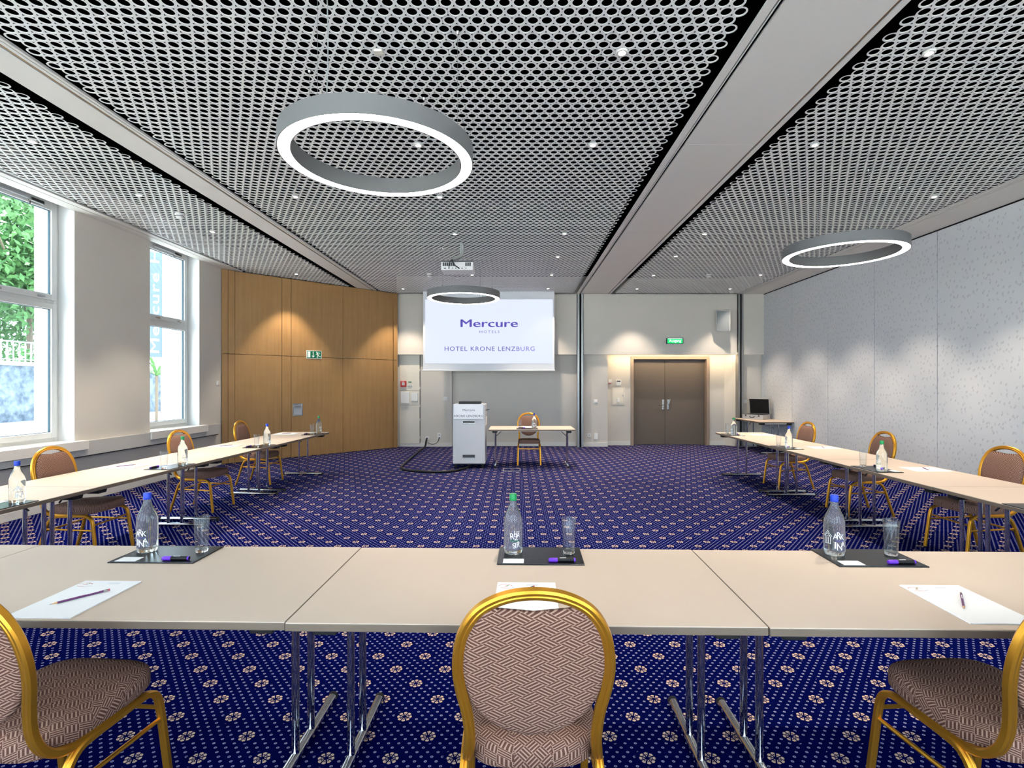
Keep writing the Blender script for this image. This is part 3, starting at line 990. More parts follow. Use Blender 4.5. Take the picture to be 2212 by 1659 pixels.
# loudspeaker
t = thing('loudspeaker', 'white wedge loudspeaker tilted down on the wall above the door', 'loudspeaker', (5.10, 12.80, 3.15))
sp = MB().box(-0.16, 0.16, -0.12, 0.05, -0.26, 0.26)
Msp = Matrix.Translation((0, -0.14, 0)) @ Matrix.Rotation(R(-22), 4, 'Z') @ Matrix.Rotation(R(12), 4, 'X')
sp.xform(Msp).build('cabinet', 'speaker_white', t, bevel=0.02)
MB().box(-0.145, 0.145, -0.128, -0.118, -0.245, 0.245).xform(Msp).build('grille', 'speaker_grille', t, bevel=0.004)
MB().tube([(0.0, -0.16, 0), (0.0, 0.0, 0)], 0.025, 10).build('wall_bracket', 'speaker_white', t, 40)
MB().box(-0.05, 0.05, -0.012, 0, -0.07, 0.07).build('bracket_plate', 'speaker_white', t)

# emergency exit pictogram on the wood wall
t = thing('emergency_exit_sign', 'green and white running figure exit sign on the wood panelling', 'exit sign', WA + WDIR * 1.817, WANG)
t.location.z = 2.222
MB().box(-0.165, 0.165, -0.012, -0.001, -0.088, 0.088).build('sign_plate', 'exit_white', t, bevel=0.002)
g = MB().box(-0.155, 0.155, -0.0135, -0.0115, -0.078, 0.078).build('green_field', 'exit_green', t)
pic = MB()
yy0, yy1 = -0.0155, -0.0130
pic.box(-0.145, -0.085, yy0, yy1, -0.065, 0.065)
pic.box(-0.03, -0.015, yy0, yy1, -0.045, 0.065)
pic.prism([(-0.055, -0.03), (-0.022, -0.066), (0.010, -0.03), (-0.005, -0.022), (-0.022, -0.042), (-0.040, -0.022)], yy0, yy1, 'y')
pic.build('door_and_arrow', 'exit_white', g)
man = MB()
def limb(pts, w):
    for a, c2 in zip(pts[:-1], pts[1:]):
        a, c2 = Vector(a), Vector(c2); dd = (c2 - a).normalized(); nn = Vector((-dd.y, dd.x)) * w
        man.prism([tuple(a + nn - dd * w * .5), tuple(a - nn - dd * w * .5), tuple(c2 - nn + dd * w * .5), tuple(c2 + nn + dd * w * .5)], yy0, yy1, 'y')
man.prism([(0.058 + 0.013 * math.cos(k * PI / 5), 0.05 + 0.013 * math.sin(k * PI / 5)) for k in range(10)], yy0, yy1, 'y')
limb([(0.068, 0.035), (0.09, -0.008)], 0.011)
limb([(0.072, 0.036), (0.108, 0.045), (0.12, 0.02)], 0.005)
limb([(0.066, 0.03), (0.055, 0.008), (0.04, 0.008)], 0.005)
limb([(0.088, -0.005), (0.108, -0.04), (0.14, -0.04)], 0.007)
limb([(0.09, -0.008), (0.068, -0.03), (0.068, -0.066)], 0.007)
man.build('running_figure', 'exit_white', g)
# switch on the window wall corner
t = thing('light_switch', 'white light switch on the window wall beside the wood panelling', 'switch', (X_L, 9.9, 1.59), R(90))
MB().box(-0.045, 0.045, -0.012, 0, -0.045, 0.045).build('cover_plate', 'white_plastic', t, bevel=0.004)
MB().box(-0.03, 0.03, -0.018, -0.011, -0.03, 0.03).build('rocker', 'white_plastic', t, bevel=0.003)

# ================================================================== FURNITURE
TH = -0.0195        # the table group stands turned about one degree to the room


def G(x, y):
    return (x * math.cos(TH) - y * math.sin(TH), x * math.sin(TH) + y * math.cos(TH))


TABLE_Z = 0.73
table_cache = {}


def make_table(L, D=0.82):
    """folding table, long axis x, centred on the origin"""
    key = round(L, 3)
    if key in table_cache: return copy_tree(table_cache[key])
    t = thing('folding_table', 'x', 'table')
    a, d = L / 2 - 0.0006, D / 2
    top = MB()
    top.box(-a, a, -d, d, TABLE_Z - 0.030, TABLE_Z - 0.003)
    tp = top.build('table_top', 'table_edge', t, bevel=0.003)
    MB().box(-a + 0.002, a - 0.002, -d + 0.002, d - 0.002, TABLE_Z - 0.004, TABLE_Z).build('laminate', 'table_laminate', tp)
    for s in (-1, 1):
        xx = s * (L / 2 - 0.115)
        ft = MB().tube([(xx, -0.325, 0.022), (xx, 0.325, 0.022)], 0.021, 14).build('foot', 'chrome', t, 40)
        for e in (-1, 1):
            MB().tube([(xx, e * 0.322, 0.022), (xx, e * 0.338, 0.022)], 0.0225, 14).build('end_cap', 'black_rubber', ft, 40)
        for e in (-0.075, 0.075):
            MB().tube([(xx, e, 0.03), (xx, e, TABLE_Z - 0.04)], 0.0155, 14).build('leg', 'chrome', t, 40)
        MB().box(xx - 0.02, xx + 0.02, -0.28, 0.28, TABLE_Z - 0.062, TABLE_Z - 0.03).build('cross_bar', 'aluminium', t, bevel=0.004)
        for e in (-1, 1):
            MB().prism([(xx - 0.04, TABLE_Z - 0.072), (xx + 0.04, TABLE_Z - 0.072), (xx + 0.055, TABLE_Z - 0.03), (xx - 0.055, TABLE_Z - 0.03)], e * 0.30 - 0.05, e * 0.30 + 0.05, 'y').build('bracket', 'black_plastic', t, bevel=0.004)
        MB().tube(catmull([(xx - s * 0.016, 0.03, TABLE_Z - 0.16), (xx - s * 0.13, 0.03, TABLE_Z - 0.055), (xx - s * 0.16, 0.03, TABLE_Z - 0.04), (xx - s * 0.42, 0.03, TABLE_Z - 0.04)], 4), 0.007, 8).build('folding_brace', 'slot_dark', t, 50)
    for e in (-1, 1):
        MB().box(-L / 2 + 0.2, L / 2 - 0.2, e * (d - 0.13) - 0.012, e * (d - 0.13) + 0.012, TABLE_Z - 0.045, TABLE_Z - 0.03).build('side_rail', 'aluminium', t)
    table_cache[key] = t
    return t


def place_table(L, x, y, rz, lab, grp, local=True):
    t = make_table(L)
    if local: x, y = G(x, y); rz = rz + TH
    t.location = (x, y, 0); t.rotation_euler = (0, 0, rz)
    t['label'] = lab; t['group'] = grp
    return t


FY = (1.747 + 2.572) / 2
place_table(1.655, -0.009, FY, 0, 'middle table of the foreground row, chair back in front of it', 'tables of the foreground row')
place_table(1.655, -1.6655, FY + 0.006, 0, 'foreground table on the window side with notepad and pencil on it', 'tables of the foreground row')
place_table(1.655, 1.6475, FY - 0.004, 0, 'foreground table on the partition side with notepad and pencil on it', 'tables of the foreground row')
place_table(1.61, -3.30, FY + 0.01, 0, 'corner table at the window end of the foreground row', 'tables of the foreground row')
LX, RX = -3.455 - 0.41, 3.27 + 0.41
nl = ['window-side row table farthest from the camera', 'window-side row table third from the camera', 'window-side row table second from the camera', 'window-side row table nearest the camera']
nr_ = ['partition-side row table farthest from the camera', 'partition-side row table third from the camera', 'partition-side row table second from the camera', 'partition-side row table nearest the camera']
yl = [8.89, 7.28, 5.665, 4.055, 2.60]
for i in range(4):
    place_table(yl[i] - yl[i + 1] - 0.004, LX + (0.004 if i % 2 else 0), (yl[i] + yl[i + 1]) / 2, R(90), nl[i], 'tables of the window-side row')
yr = [8.96, 7.335, 5.735, 4.20, 2.60]
for i in range(4):
    place_table(yr[i] - yr[i + 1] - 0.004, RX + (0.004 if i % 2 else 0), (yr[i] + yr[i + 1]) / 2, R(90), nr_[i], 'tables of the partition-side row')
place_table(1.61, 0.275, 9.88, 0, 'presenter table beside the lectern in front of the screen', 'x', False)
place_table(1.45, 5.80, 12.12, R(90), 'side table against the partition wall carrying the open case', 'x', False)
for o in COL.objects:
    if o.get('group') == 'x': del o['group']


# ---- banquet chair
def grooved(w, d):
    """rounded bar section with a shallow groove along both flat sides"""
    a, b_ = w / 2, d / 2
    g_ = 0.0022
    return [(a * 0.6, -b_), (a, -b_ * 0.6), (a, -b_ * 0.18), (a - g_, 0), (a, b_ * 0.18), (a, b_ * 0.6), (a * 0.6, b_),
            (-a * 0.6, b_), (-a, b_ * 0.6), (-a, b_ * 0.18), (-a + g_, 0), (-a, -b_ * 0.18), (-a, -b_ * 0.6), (-a * 0.6, -b_)]


HOOP = [(0.200, 0.06, 0.398), (0.200, -0.08, 0.398), (0.198, -0.165, 0.412), (0.192, -0.215, 0.455), (0.186, -0.238, 0.52), (0.194, -0.252, 0.60),
        (0.212, -0.268, 0.685), (0.217, -0.284, 0.765), (0.200, -0.300, 0.85), (0.155, -0.314, 0.920), (0.083, -0.323, 0.960), (0.0, -0.326, 0.972)]


def make_chair():
    t = thing('banquet_chair', 'x', 'chair')
    half = [Vector(p) for p in HOOP]
    full = half + [Vector((-p.x, p.y, p.z)) for p in half[-2::-1]]
    path = catmull(full, 5)
    MB().sweep(path, grooved(0.027, 0.032), up=(1, 0, 0)).build('back_frame', 'gold_metal', t, 35)
    # backrest cushion
    zc = 0.735
    upper = sorted([(p.x - 0.013, p.z) for p in catmull(half[4:], 6)], key=lambda q: q[1])
    def halfw(z):
        for (xa, za), (xb, zb) in zip(upper[:-1], upper[1:]):
            if za <= z <= zb: return xa + (xb - xa) * (z - za) / max(zb - za, 1e-6)
        return 0.0
    outl = []
    zs = [0.50 + 0.0] 
    N = 56
    for k in range(N):
        a = 2 * PI * k / N
        ca, sa = math.cos(a), math.sin(a)
        lo, hi = 0.0, 0.5
        for _ in range(30):
            md = (lo + hi) / 2; px, pz = abs(md * ca), zc + md * sa
            if pz >= zc: ok = pz < 0.957 and px < halfw(pz) and pz < 0.918 + 0.10 * px
            else: ok = (px / 0.202) ** 2 + ((zc - pz) / 0.212) ** 2 < 1 and px < halfw(max(pz, 0.525))
            lo, hi = (md, hi) if ok else (lo, md)
        outl.append((lo * ca, lo * sa))
    def yb(z): return -0.238 - (z - 0.52) * 0.1975
    vs, fs = [], []
    rings = [(1.0, 0.0), (0.985, 0.012), (0.93, 0.024), (0.75, 0.031), (0.4, 0.035)]
    def ring(sc, dy):
        o = len(vs)
        for px, pz in outl:
            z = zc + pz * sc; vs.append((px * sc, yb(z) + dy, z))
        return o
    fr_i = [ring(s_, dy) for s_, dy in rings]
    bk_i = [ring(s_, -dy * 0.42) for s_, dy in rings[1:]]
    def join(o1, o2):
        for k in range(N): fs.append((o1 + k, o1 + (k + 1) % N, o2 + (k + 1) % N, o2 + k))
    for a, c in zip(fr_i[:-1], fr_i[1:]): join(a, c)
    join(bk_i[0], fr_i[0])
    for a, c in zip(bk_i[:-1], bk_i[1:]): join(c, a)
    fs.append(tuple(fr_i[-1] + k for k in range(N))); fs.append(tuple(bk_i[-1] + k for k in range(N))[::-1])
    MB().add(vs, fs).build('backrest', 'fabric_back', t, 50)
    # seat cushion
    N = 48; vs, fs = [], []
    def outline(sc):
        pts = []
        for k in range(N):
            a = 2 * PI * k / N; ca, sa = math.cos(a), math.sin(a)
            e = 4.2
            px = math.copysign(abs(ca) ** (2 / e), ca); py = math.copysign(abs(sa) ** (2 / e), sa)
            wx = 0.212 + 0.012 * py
            pts.append((px * wx * sc, 0.015 + py * 0.228 * sc))
        return pts
    lv = [(0.97, 0.405), (1.0, 0.415), (1.0, 0.452), (0.985, 0.468), (0.94, 0.479), (0.8, 0.486), (0.45, 0.490)]
    for sc, z in lv:
        for px, py in outline(sc): vs.append((px, py, z + (0.006 * py / 0.22)))
    for i in range(len(lv) - 1):
        for k in range(N): fs.append((i * N + k, i * N + (k + 1) % N, (i + 1) * N + (k + 1) % N, (i + 1) * N + k))
    fs.append(tuple(range(N))[::-1]); fs.append(tuple(range((len(lv) - 1) * N, len(lv) * N)))
    MB().add(vs, fs).build('seat', 'fabric_seat', t, 50)
    for s in (-1, 1):
        rear = [(s * 0.228, -0.268, 0.0), (s * 0.222, -0.225, 0.13), (s * 0.216, -0.185, 0.27), (s * 0.212, -0.155, 0.345), (s * 0.21, -0.115, 0.385), (s * 0.21, -0.06, 0.394), (s * 0.21, 0.02, 0.394)]
        front = [(s * 0.222, 0.262, 0.0), (s * 0.218, 0.245, 0.14), (s * 0.214, 0.228, 0.28), (s * 0.212, 0.212, 0.355), (s * 0.21, 0.175, 0.388), (s * 0.21, 0.12, 0.394), (s * 0.21, 0.02, 0.394)]
        for pth in (rear, front):
            lg = MB().sweep(catmull(pth, 4), grooved(0.024, 0.028), up=(1, 0, 0)).build('leg', 'gold_metal', t, 35)
        MB().tube([(s * 0.214, -0.192, 0.285), (s * 0.215, 0.232, 0.265)], 0.008, 8).build('stretcher', 'gold_metal', t, 40)
    MB().tube([(-0.214, 0.222, 0.31), (0.214, 0.222, 0.31)], 0.008, 8).build('stretcher', 'gold_metal', t, 40)
    MB().tube([(-0.216, -0.185, 0.265), (0.216, -0.185, 0.265)], 0.008, 8).build('stretcher', 'gold_metal', t, 40)
    return t


chair0 = make_chair()
chairs = [(0.045, 1.745, 0.01, 'gold-framed chair seen from behind at the middle of the foreground table', 'chairs along the foreground row'),
          (-1.605, 1.765, -0.07, 'gold-framed chair cut off at the lower left corner, seat towards the table', 'chairs along the foreground row'),
          (1.622, 1.765, 0.065, 'gold-framed chair cut off at the lower right corner, seat towards the table', 'chairs along the foreground row'),
          (-3.97, 4.72, R(-90) + 0.03, 'gold-framed chair at the window-side row nearest the camera', 'chairs along the window side'),
          (-3.955, 6.45, R(-90) - 0.02, 'gold-framed chair at the window-side row, middle of three', 'chairs along the window side'),
          (-4.10, 8.17, R(-90) + 0.02, 'gold-framed chair at the window-side row nearest the wood panelling', 'chairs along the window side'),
          (4.16, 7.87, R(90) + 0.02, 'gold-framed chair at the partition-side row farthest from the camera', 'chairs along the partition side'),
          (4.18, 6.27, R(90) - 0.03, 'gold-framed chair at the partition-side row, middle of three', 'chairs along the partition side'),
          (4.20, 4.72, R(90) + 0.02, 'gold-framed chair at the partition-side row nearest the camera', 'chairs along the partition side'),
          (0.235, 10.17, R(180), 'gold-framed chair behind the presenter table facing the camera', None)]
for i, (x, y, rz, lab, grp) in enumerate(chairs):
    o = chair0 if i == 0 else copy_tree(chair0)
    o.location = (x, y, 0); o.rotation_euler = (0, 0, rz); o['label'] = lab
    if grp: o['group'] = grp
    elif 'group' in o: del o['group']

# ================================================================== TABLE SETTINGS
def make_bottle(kind):
    t = thing('water_bottle', 'x', 'bottle')
    prof = [(0.0005, 0.006), (0.028, 0.004), (0.037, 0.0), (0.043, 0.006), (0.0455, 0.022), (0.0455, 0.15), (0.0435, 0.168), (0.037, 0.190), (0.027, 0.212), (0.019, 0.231), (0.0152, 0.247), (0.0145, 0.262), (0.0005, 0.2625)]
    sm = []
    MB().lathe(prof, 36, close=False).build('bottle_body', 'water_bottle_glass', t, 60)
    cp = MB()
    cp.lathe([(0.0148, 0.2605), (0.0172, 0.260), (0.0175, 0.283), (0.0155, 0.287), (0.0005, 0.2875)], 24, close=False)
    cpo = cp.build('cap', 'cap_blue' if kind == 'blue' else 'cap_green', t, 40)
    MB().lathe([(0.0165, 0.2545), (0.0175, 0.256), (0.0175, 0.2585), (0.0165, 0.2595)], 24, close=False).build('tamper_ring', 'cap_blue' if kind == 'blue' else 'cap_green', cpo, 40)
    def onto(mb, s, w, h, a0, z, bold=0.0, m=0, rot=0.0):
        vs, fs = text_fit(s, w, h, bold)
        r = 0.0463
        out = []
        for px, pz in vs:
            px, pz = px * math.cos(rot) - pz * math.sin(rot), px * math.sin(rot) + pz * math.cos(rot)
            a = -PI / 2 + a0 + px / r
            out.append((r * math.cos(a), r * math.sin(a), z + pz))
        mb.add(out, fs, m)
    if kind == 'blue':
        a = MB(); onto(a, 'A', 0.020, 0.027, -0.42, 0.098); onto(a, 'R', 0.017, 0.030, -0.1, 0.104); onto(a, 'K', 0.018, 0.026, 0.26, 0.097)
        onto(a, 'I', 0.006, 0.030, -0.42, 0.056); onto(a, 'N', 0.024, 0.032, -0.02, 0.050); onto(a, 'A', 0.022, 0.026, 0.34, 0.062)
        a.build('label_print', 'label_white', t)
        a = MB(); onto(a, 'ARKINA', 0.040, 0.008, 0.0, 0.077, 0.0)
        a.build('label_print', 'label_blue', t)
        a = MB()     # etched house front on the side of the bottle
        r = 0.0462
        def seg(p, q, w=0.0009):
            p, q = Vector(p), Vector(q); dd = (q - p).normalized(); nn = Vector((-dd.y, dd.x)) * w
            k = []
            for u_, z_ in (p + nn, p - nn, q - nn, q + nn):
                an = -PI / 2 - 1.15 + u_ / r; k.append((r * math.cos(an), r * math.sin(an), z_))
            a.add(k, [(0, 1, 2, 3)])
        for p, q in (((-.02, .095), (0, .12)), ((0, .12), (.02, .095)), ((-.013, .095), (0, .11)), ((0, .11), (.013, .095)), ((-.013, .095), (.013, .095)), ((-.013, .093), (-.013, .06)), ((.013, .093), (.013, .06)), ((-.004, .09), (-.004, .06)), ((.004, .09), (.004, .06)), ((-.016, .06), (.016, .06))):
            seg(p, q)
        a.build('label_print', 'label_white', t)
    else:
        a = MB(); onto(a, 'R', 0.019, 0.030, -0.30, 0.092, 0.0, rot=0.12); onto(a, 'H', 0.015, 0.028, 0.05, 0.103, 0.0, rot=-0.1); onto(a, '\u00c4', 0.017, 0.030, 0.36, 0.100, 0.0, rot=-0.1)
        onto(a, 'Z', 0.018, 0.018, 0.12, 0.082); onto(a, 'S', 0.014, 0.024, -0.12, 0.047, 0.0, rot=0.1); onto(a, 'E', 0.012, 0.022, 0.14, 0.050); onto(a, 'R', 0.013, 0.026, 0.40, 0.052, 0.0, rot=-0.1)
        a.build('label_print', 'label_white', t)
        a = MB(); onto(a, 'Rh\u00e4z\u00fcnser', 0.044, 0.011, 0.0, 0.071, 0.0)
        a.build('label_print', 'label_green', t)
    return t


def make_glass():
    t = thing('drinking_glass', 'x', 'glass')
    MB().lathe([(0.027, 0.016), (0.030, 0.05), (0.0355, 0.168), (0.0345, 0.1695), (0.0335, 0.168), (0.0282, 0.05), (0.0265, 0.022), (0.022, 0.017), (0.0005, 0.016)], 32, close=False).build('tumbler_wall', 'tumbler_glass', t, 50)
    MB().lathe([(0.0005, 0.0), (0.0255, 0.0), (0.0275, 0.003), (0.0282, 0.0155), (0.0005, 0.0155)], 32, close=False).build('tumbler_base', 'glass', t, 50)
    return t


def make_pad():
    t = thing('desk_pad', 'x', 'desk pad')
    MB().box(-0.20, 0.20, -0.122, 0.122, 0, 0.005).build('leather_board', 'desk_leather', t, bevel=0.0015)
    st = MB()
    rect_ring(st, -0.194, 0.194, -0.116, 0.116, 0.0012, 0.0, 0.0)
    s2 = MB()
    for x0, x1, y0, y1 in ((-0.194, 0.194, -0.116, -0.115), (-0.194, 0.194, 0.115, 0.116), (-0.194, -0.193, -0.116, 0.116), (0.193, 0.194, -0.116, 0.116)):
        s2.box(x0, x1, y0, y1, 0.0045, 0.0054)
    s2.build('stitching', 'slot_dark', t)
    return t


def make_marker():
    t = thing('highlighter_pen', 'x', 'highlighter')
    # lies along x, cap on the left
    M = Matrix.Translation((0, 0, 0.0085)) @ Matrix.Rotation(R(90), 4, 'Y')
    def oval(mb): return mb.xform(Matrix.Diagonal((1, 1.25, 0.85, 1)))
    MB().lathe([(0.0005, -0.064), (0.0075, -0.063), (0.010, -0.056), (0.010, -0.022)], 16, close=True).xform(M).build('cap', 'purple_plastic', t, 40)
    MB().lathe([(0.0092, -0.022), (0.0095, 0.045), (0.0085, 0.060), (0.004, 0.063)], 16).xform(M).build('barrel', 'black_plastic', t, 40)
    MB().lathe([(0.0087, 0.050), (0.0092, 0.057), (0.0085, 0.0605)], 16).xform(M).build('end_band', 'purple_plastic', t, 40)
    vs, fs = text_fit('marker', 0.03, 0.006)
    MB().box(-0.012, 0.018, -0.003, 0.003, 0.0180, 0.0186).build('barrel_print', 'label_white', t)
    return t


def make_card():
    t = MB().box(-0.048, 0.048, -0.028, 0.028, 0, 0.0012).build('name_card', 'card_stock')
    return tag(t, 'x', 'card')


def make_notepad():
    t = thing('notepad', 'x', 'notepad')
    MB().box(-0.119, 0.119, -0.168, 0.168, 0, 0.005).build('sheets', 'paper', t, bevel=0.001)
    pr_ = MB()
    def seg(p, q, w, m):
        p, q = Vector(p), Vector(q); dd = (q - p).normalized(); nn = Vector((-dd.y, dd.x)) * w
        pr_.add([(*(p + nn), 0.0055), (*(p - nn), 0.0055), (*(q - nn), 0.0055), (*(q + nn), 0.0055)], [(0, 1, 2, 3)], m)
    arc = [(-0.085 + 0.03 * math.cos(R(a)), 0.122 + 0.018 * math.sin(R(a))) for a in range(20, 170, 15)]
    for p, q in zip(arc[:-1], arc[1:]): seg(p, q, 0.0012, 0)
    seg((-0.102, 0.108), (-0.07, 0.102), 0.0012, 0); seg((-0.07, 0.102), (-0.045, 0.112), 0.0010, 2)
    seg((-0.082, 0.128), (-0.07, 0.135), 0.002, 1); seg((-0.088, 0.12), (-0.075, 0.124), 0.0018, 0)
    for k in range(3): seg((0.0, 0.145 - k * 0.006), (0.05, 0.145 - k * 0.006), 0.0006, 2)
    pr_.build('printed_logo', ['print_red', 'print_green', 'print_grey'], t, kind='stuff')
    return t


def make_pencil():
    t = thing('pencil', 'x', 'pencil')
    M = Matrix.Translation((0, 0, 0.004)) @ Matrix.Rotation(R(90), 4, 'X')
    def rod(prof, nm, m, n=6): return MB().lathe(prof, n).xform(M).build(nm, m, t)
    rod([(0.004, -0.075), (0.004, 0.062)], 'barrel', 'pencil_plum')
    rod([(0.0012, 0.078), (0.0039, 0.062)][::-1], 'sharpened_wood', 'pencil_wood', 10)
    rod([(0.0003, 0.084), (0.0012, 0.078)][::-1], 'lead', 'graphite', 8)
    rod([(0.0041, -0.088), (0.0041, -0.075)], 'ferrule', 'steel', 10)
    rod([(0.0036, -0.095), (0.0038, -0.088)], 'eraser', 'eraser_pink', 10)
    MB().box(-0.0012, 0.0012, 0.02, 0.06, 0.0075, 0.0080).build('barrel_print', 'label_white', t)
    return t


protos = {}


def inst(kind, maker, loc, rz, lab, grp):
    if kind not in protos:
        o = protos[kind] = maker()
    else:
        o = copy_tree(protos[kind])
    o.location = loc; o.rotation_euler = (0, 0, rz); o['label'] = lab
    if grp: o['group'] = grp
    return o


def setting(px, py, rz, cap, where, items, npx=0.0, npy=-0.46, pencil=(0.02, -0.02, 0.3), label_turn=0.0):
    """px, py: centre of the desk pad; rz: direction the sitter faces (0 = +Y)"""
    def W(dx, dy): return (px + dx * math.cos(rz) - dy * math.sin(rz), py + dx * math.sin(rz) + dy * math.cos(rz))
    z = TABLE_Z + 0.0005
    if 'pad' in items: inst('pad', make_pad, (*W(0, 0), z), rz, 'black leather desk pad ' + where, 'desk pads at the places')
    z2 = z + 0.0056
    if 'bottle' in items:
        inst('bottle_' + cap, lambda: make_bottle(cap), (*W(-0.13, 0.035), z2), label_turn, 'clear water bottle with %s cap %s' % (cap, where), 'water bottles on the tables')
    if 'glass' in items: inst('glass', make_glass, (*W(0.14, 0.035), z2), rz, 'empty clear tumbler ' + where, 'tumblers on the tables')
    if 'card' in items: inst('card', make_card, (*W(-0.125, -0.085), z2), rz, 'small white card on the black pad ' + where, 'cards on the desk pads')
    if 'marker' in items: inst('marker', make_marker, (*W(0.10, -0.09), z2), rz + 0.03, 'purple and black highlighter ' + where, 'highlighters on the desk pads')
    if 'notepad' in items: inst('notepad', make_notepad, (*W(npx, npy), z), rz + 0.0, 'white notepad with small red logo ' + where, 'notepads at the places')
    if 'pencil' in items: inst('pencil', make_pencil, (*W(npx + pencil[0], npy + pencil[1]), z + 0.006), rz + pencil[2], 'plum pencil on the notepad ' + where, 'pencils on the notepads')


ALL = ('pad', 'bottle', 'glass', 'card', 'marker', 'notepad', 'pencil')
setting(-1.685, 2.475, TH, 'blue', 'on the foreground table by the windows', ALL, 0.012, -0.51, (0.01, -0.01, R(-38)), 0.1)
setting(0.110, 2.452, TH, 'green', 'on the foreground table behind the middle chair', ALL, -0.065, -0.505, (-0.03, 0.04, R(-40)), 0.22)
setting(1.655, 2.425, TH, 'blue', 'on the foreground table by the partition', ALL, 0.03, -0.505, (-0.005, 0.0, R(-37)), -0.04)
for y, cap, wh in ((3.43, 'blue', 'at the picture edge of the window-side row'), (5.14, 'green', 'second along the window-side row from the camera'), (6.85, 'blue', 'third along the window-side row from the camera'), (8.585, 'green', 'at the far end of the window-side row')):
    xx = -3.455 + 0.0195 * y - 0.125
    setting(xx, y, R(-90) + TH, cap, wh, ALL if y > 3.5 else ('pad', 'bottle', 'glass', 'card'), 0.0, -0.47, (0.0, 0.0, 0.9), R(60))
for y, cap, wh in ((8.45, 'green', 'at the far end of the partition-side row'), (6.70, 'blue', 'third along the partition-side row from the camera'), (4.98, 'green', 'second along the partition-side row from the camera'), (3.33, 'blue', 'at the picture edge of the partition-side row')):
    xx = 3.27 + 0.0195 * y + 0.125
    setting(xx, y, R(90) + TH, cap, wh, ALL if y > 3.5 else ('pad',), 0.0, -0.47, (0.0, 0.0, 1.2), R(-70))
setting(0.19, 9.62, R(180), 'blue', 'on the presenter table', ('pad', 'bottle', 'glass', 'marker'), 0, 0, label_turn=0)
inst('notepad', make_notepad, (0.23, 9.98, TABLE_Z + 0.0005), R(180), 'white notepad with small red logo on the presenter table', 'notepads at the places')

# ================================================================== LECTERN, CASE, CABLES
t = thing('lectern', 'grey wheeled lectern cabinet with vent slots in front of the screen', 'lectern', (-0.893, 9.76, 0))
MB().box(-0.30, 0.30, -0.26, 0.26, 0.09, 1.195).build('cabinet', 'cabinet_grey', t, bevel=0.01)
MB().box(-0.292, 0.292, -0.264, -0.258, 0.10, 0.915).build('front_door', 'cabinet_grey', t, bevel=0.002)
for zz, zb in ((0.837, 0.889), (0.201, 0.262)):
    g = MB().box(-0.12, 0.115, -0.268, -0.262, zz, zb).build('vent_frame', 'steel', t, bevel=0.002)
    MB().box(-0.112, 0.107, -0.2695, -0.267, zz + 0.012, zb - 0.006).build('vent_slot', 'slot_dark', g)
for sx in (-1, 1):
    for sy in (-1, 1):
        c = MB().box(sx * 0.25 - 0.03, sx * 0.25 + 0.03, sy * 0.2 - 0.03, sy * 0.2 + 0.03, 0.06, 0.09).build('caster', 'black_plastic', t, bevel=0.004)
        MB().tube([(sx * 0.25 - 0.02, sy * 0.2, 0.034), (sx * 0.25 + 0.02, sy * 0.2, 0.034)], 0.034, 16).build('wheel', 'black_rubber', c, 40)
MB().box(-0.285, 0.285, -0.20, 0.22, 0.07, 0.09).build('base_plate', 'black_plastic', t)
MB().box(0.30, 0.312, -0.2, 0.1, 0.80, 0.95).build('side_flap', 'white_plastic', t, bevel=0.002)
MB().tube(catmull([(0.30, -0.1, 1.075), (0.33, -0.1, 1.085), (0.37, -0.1, 1.09)], 4), 0.007, 8).build('microphone_arm', 'black_plastic', t, 40)
sg = thing('lectern_sign', 'white Mercure Krone Lenzburg sign on the lectern front', 'sign', (-0.9, 9.494, 0))
MB().box(-0.272, 0.272, -0.010, 0, 0.923, 1.198).build('sign_board', 'sign_board', sg, bevel=0.002)
text_wall(MB(), 'Mercure', 0.225, 0.036, 0.005, -0.011, 1.09, 0.0).build('lettering', 'sign_ink', sg)
text_wall(MB(), 'HOTELS', 0.14, 0.008, 0.01, -0.011, 1.052, 0.0, 1.3).build('lettering', 'text_violet', sg)
text_wall(MB(), 'KRONE LENZBURG', 0.525, 0.043, 0.0, -0.011, 0.978, 0.004, 1.12).build('lettering', 'sign_ink', sg)
o = MB().box(-0.202, 0.202, -0.15, 0.15, 0, 0.05).build('control_panel', 'black_plastic', bevel=0.006)
o.location = (-0.889, 9.72, 1.195); tag(o, 'flat black device lying on top of the lectern', 'device')
o = MB().tube(catmull([(-2.272, 12.87, 0.21), (-2.275, 12.80, 0.14), (-2.29, 12.72, 0.03), (-2.27, 11.83, 0.022), (-2.19, 9.9, 0.022), (-2.12, 9.42, 0.022), (-1.97, 9.22, 0.022), (-1.52, 9.02, 0.022), (-1.17, 9.10, 0.022), (-1.02, 9.30, 0.022), (-0.93, 9.48, 0.022), (-0.88, 9.62, 0.04)], 7), 0.021, 10).build('power_cable', 'cable_black', smooth=60)
tag(o, 'thick black cable sleeve lying on the carpet from socket to lectern', 'cable')
o = MB().tube(catmull([(-1.966, 12.87, 0.22), (-1.975, 12.83, 0.16), (-2.02, 12.80, 0.10), (-2.1, 12.78, 0.075), (-2.17, 12.79, 0.085), (-2.23, 12.79, 0.11)], 7), 0.007, 8).build('network_cable', 'cable_black', smooth=60)
tag(o, 'thin dark cable looping from the double socket to the thick cable', 'cable')
t = thing('floor_box', 'flush floor outlet lid in the carpet before the presenter table', 'floor outlet', (-0.10, 9.38, 0))
fb = MB()
for x0, x1, y0, y1 in ((-0.16, 0.16, -0.15, -0.138), (-0.16, 0.16, 0.138, 0.15), (-0.16, -0.148, -0.15, 0.15), (0.148, 0.16, -0.15, 0.15)):
    fb.box(x0, x1, y0, y1, 0.0, 0.004)
fb.build('lid_frame', 'aluminium', t)
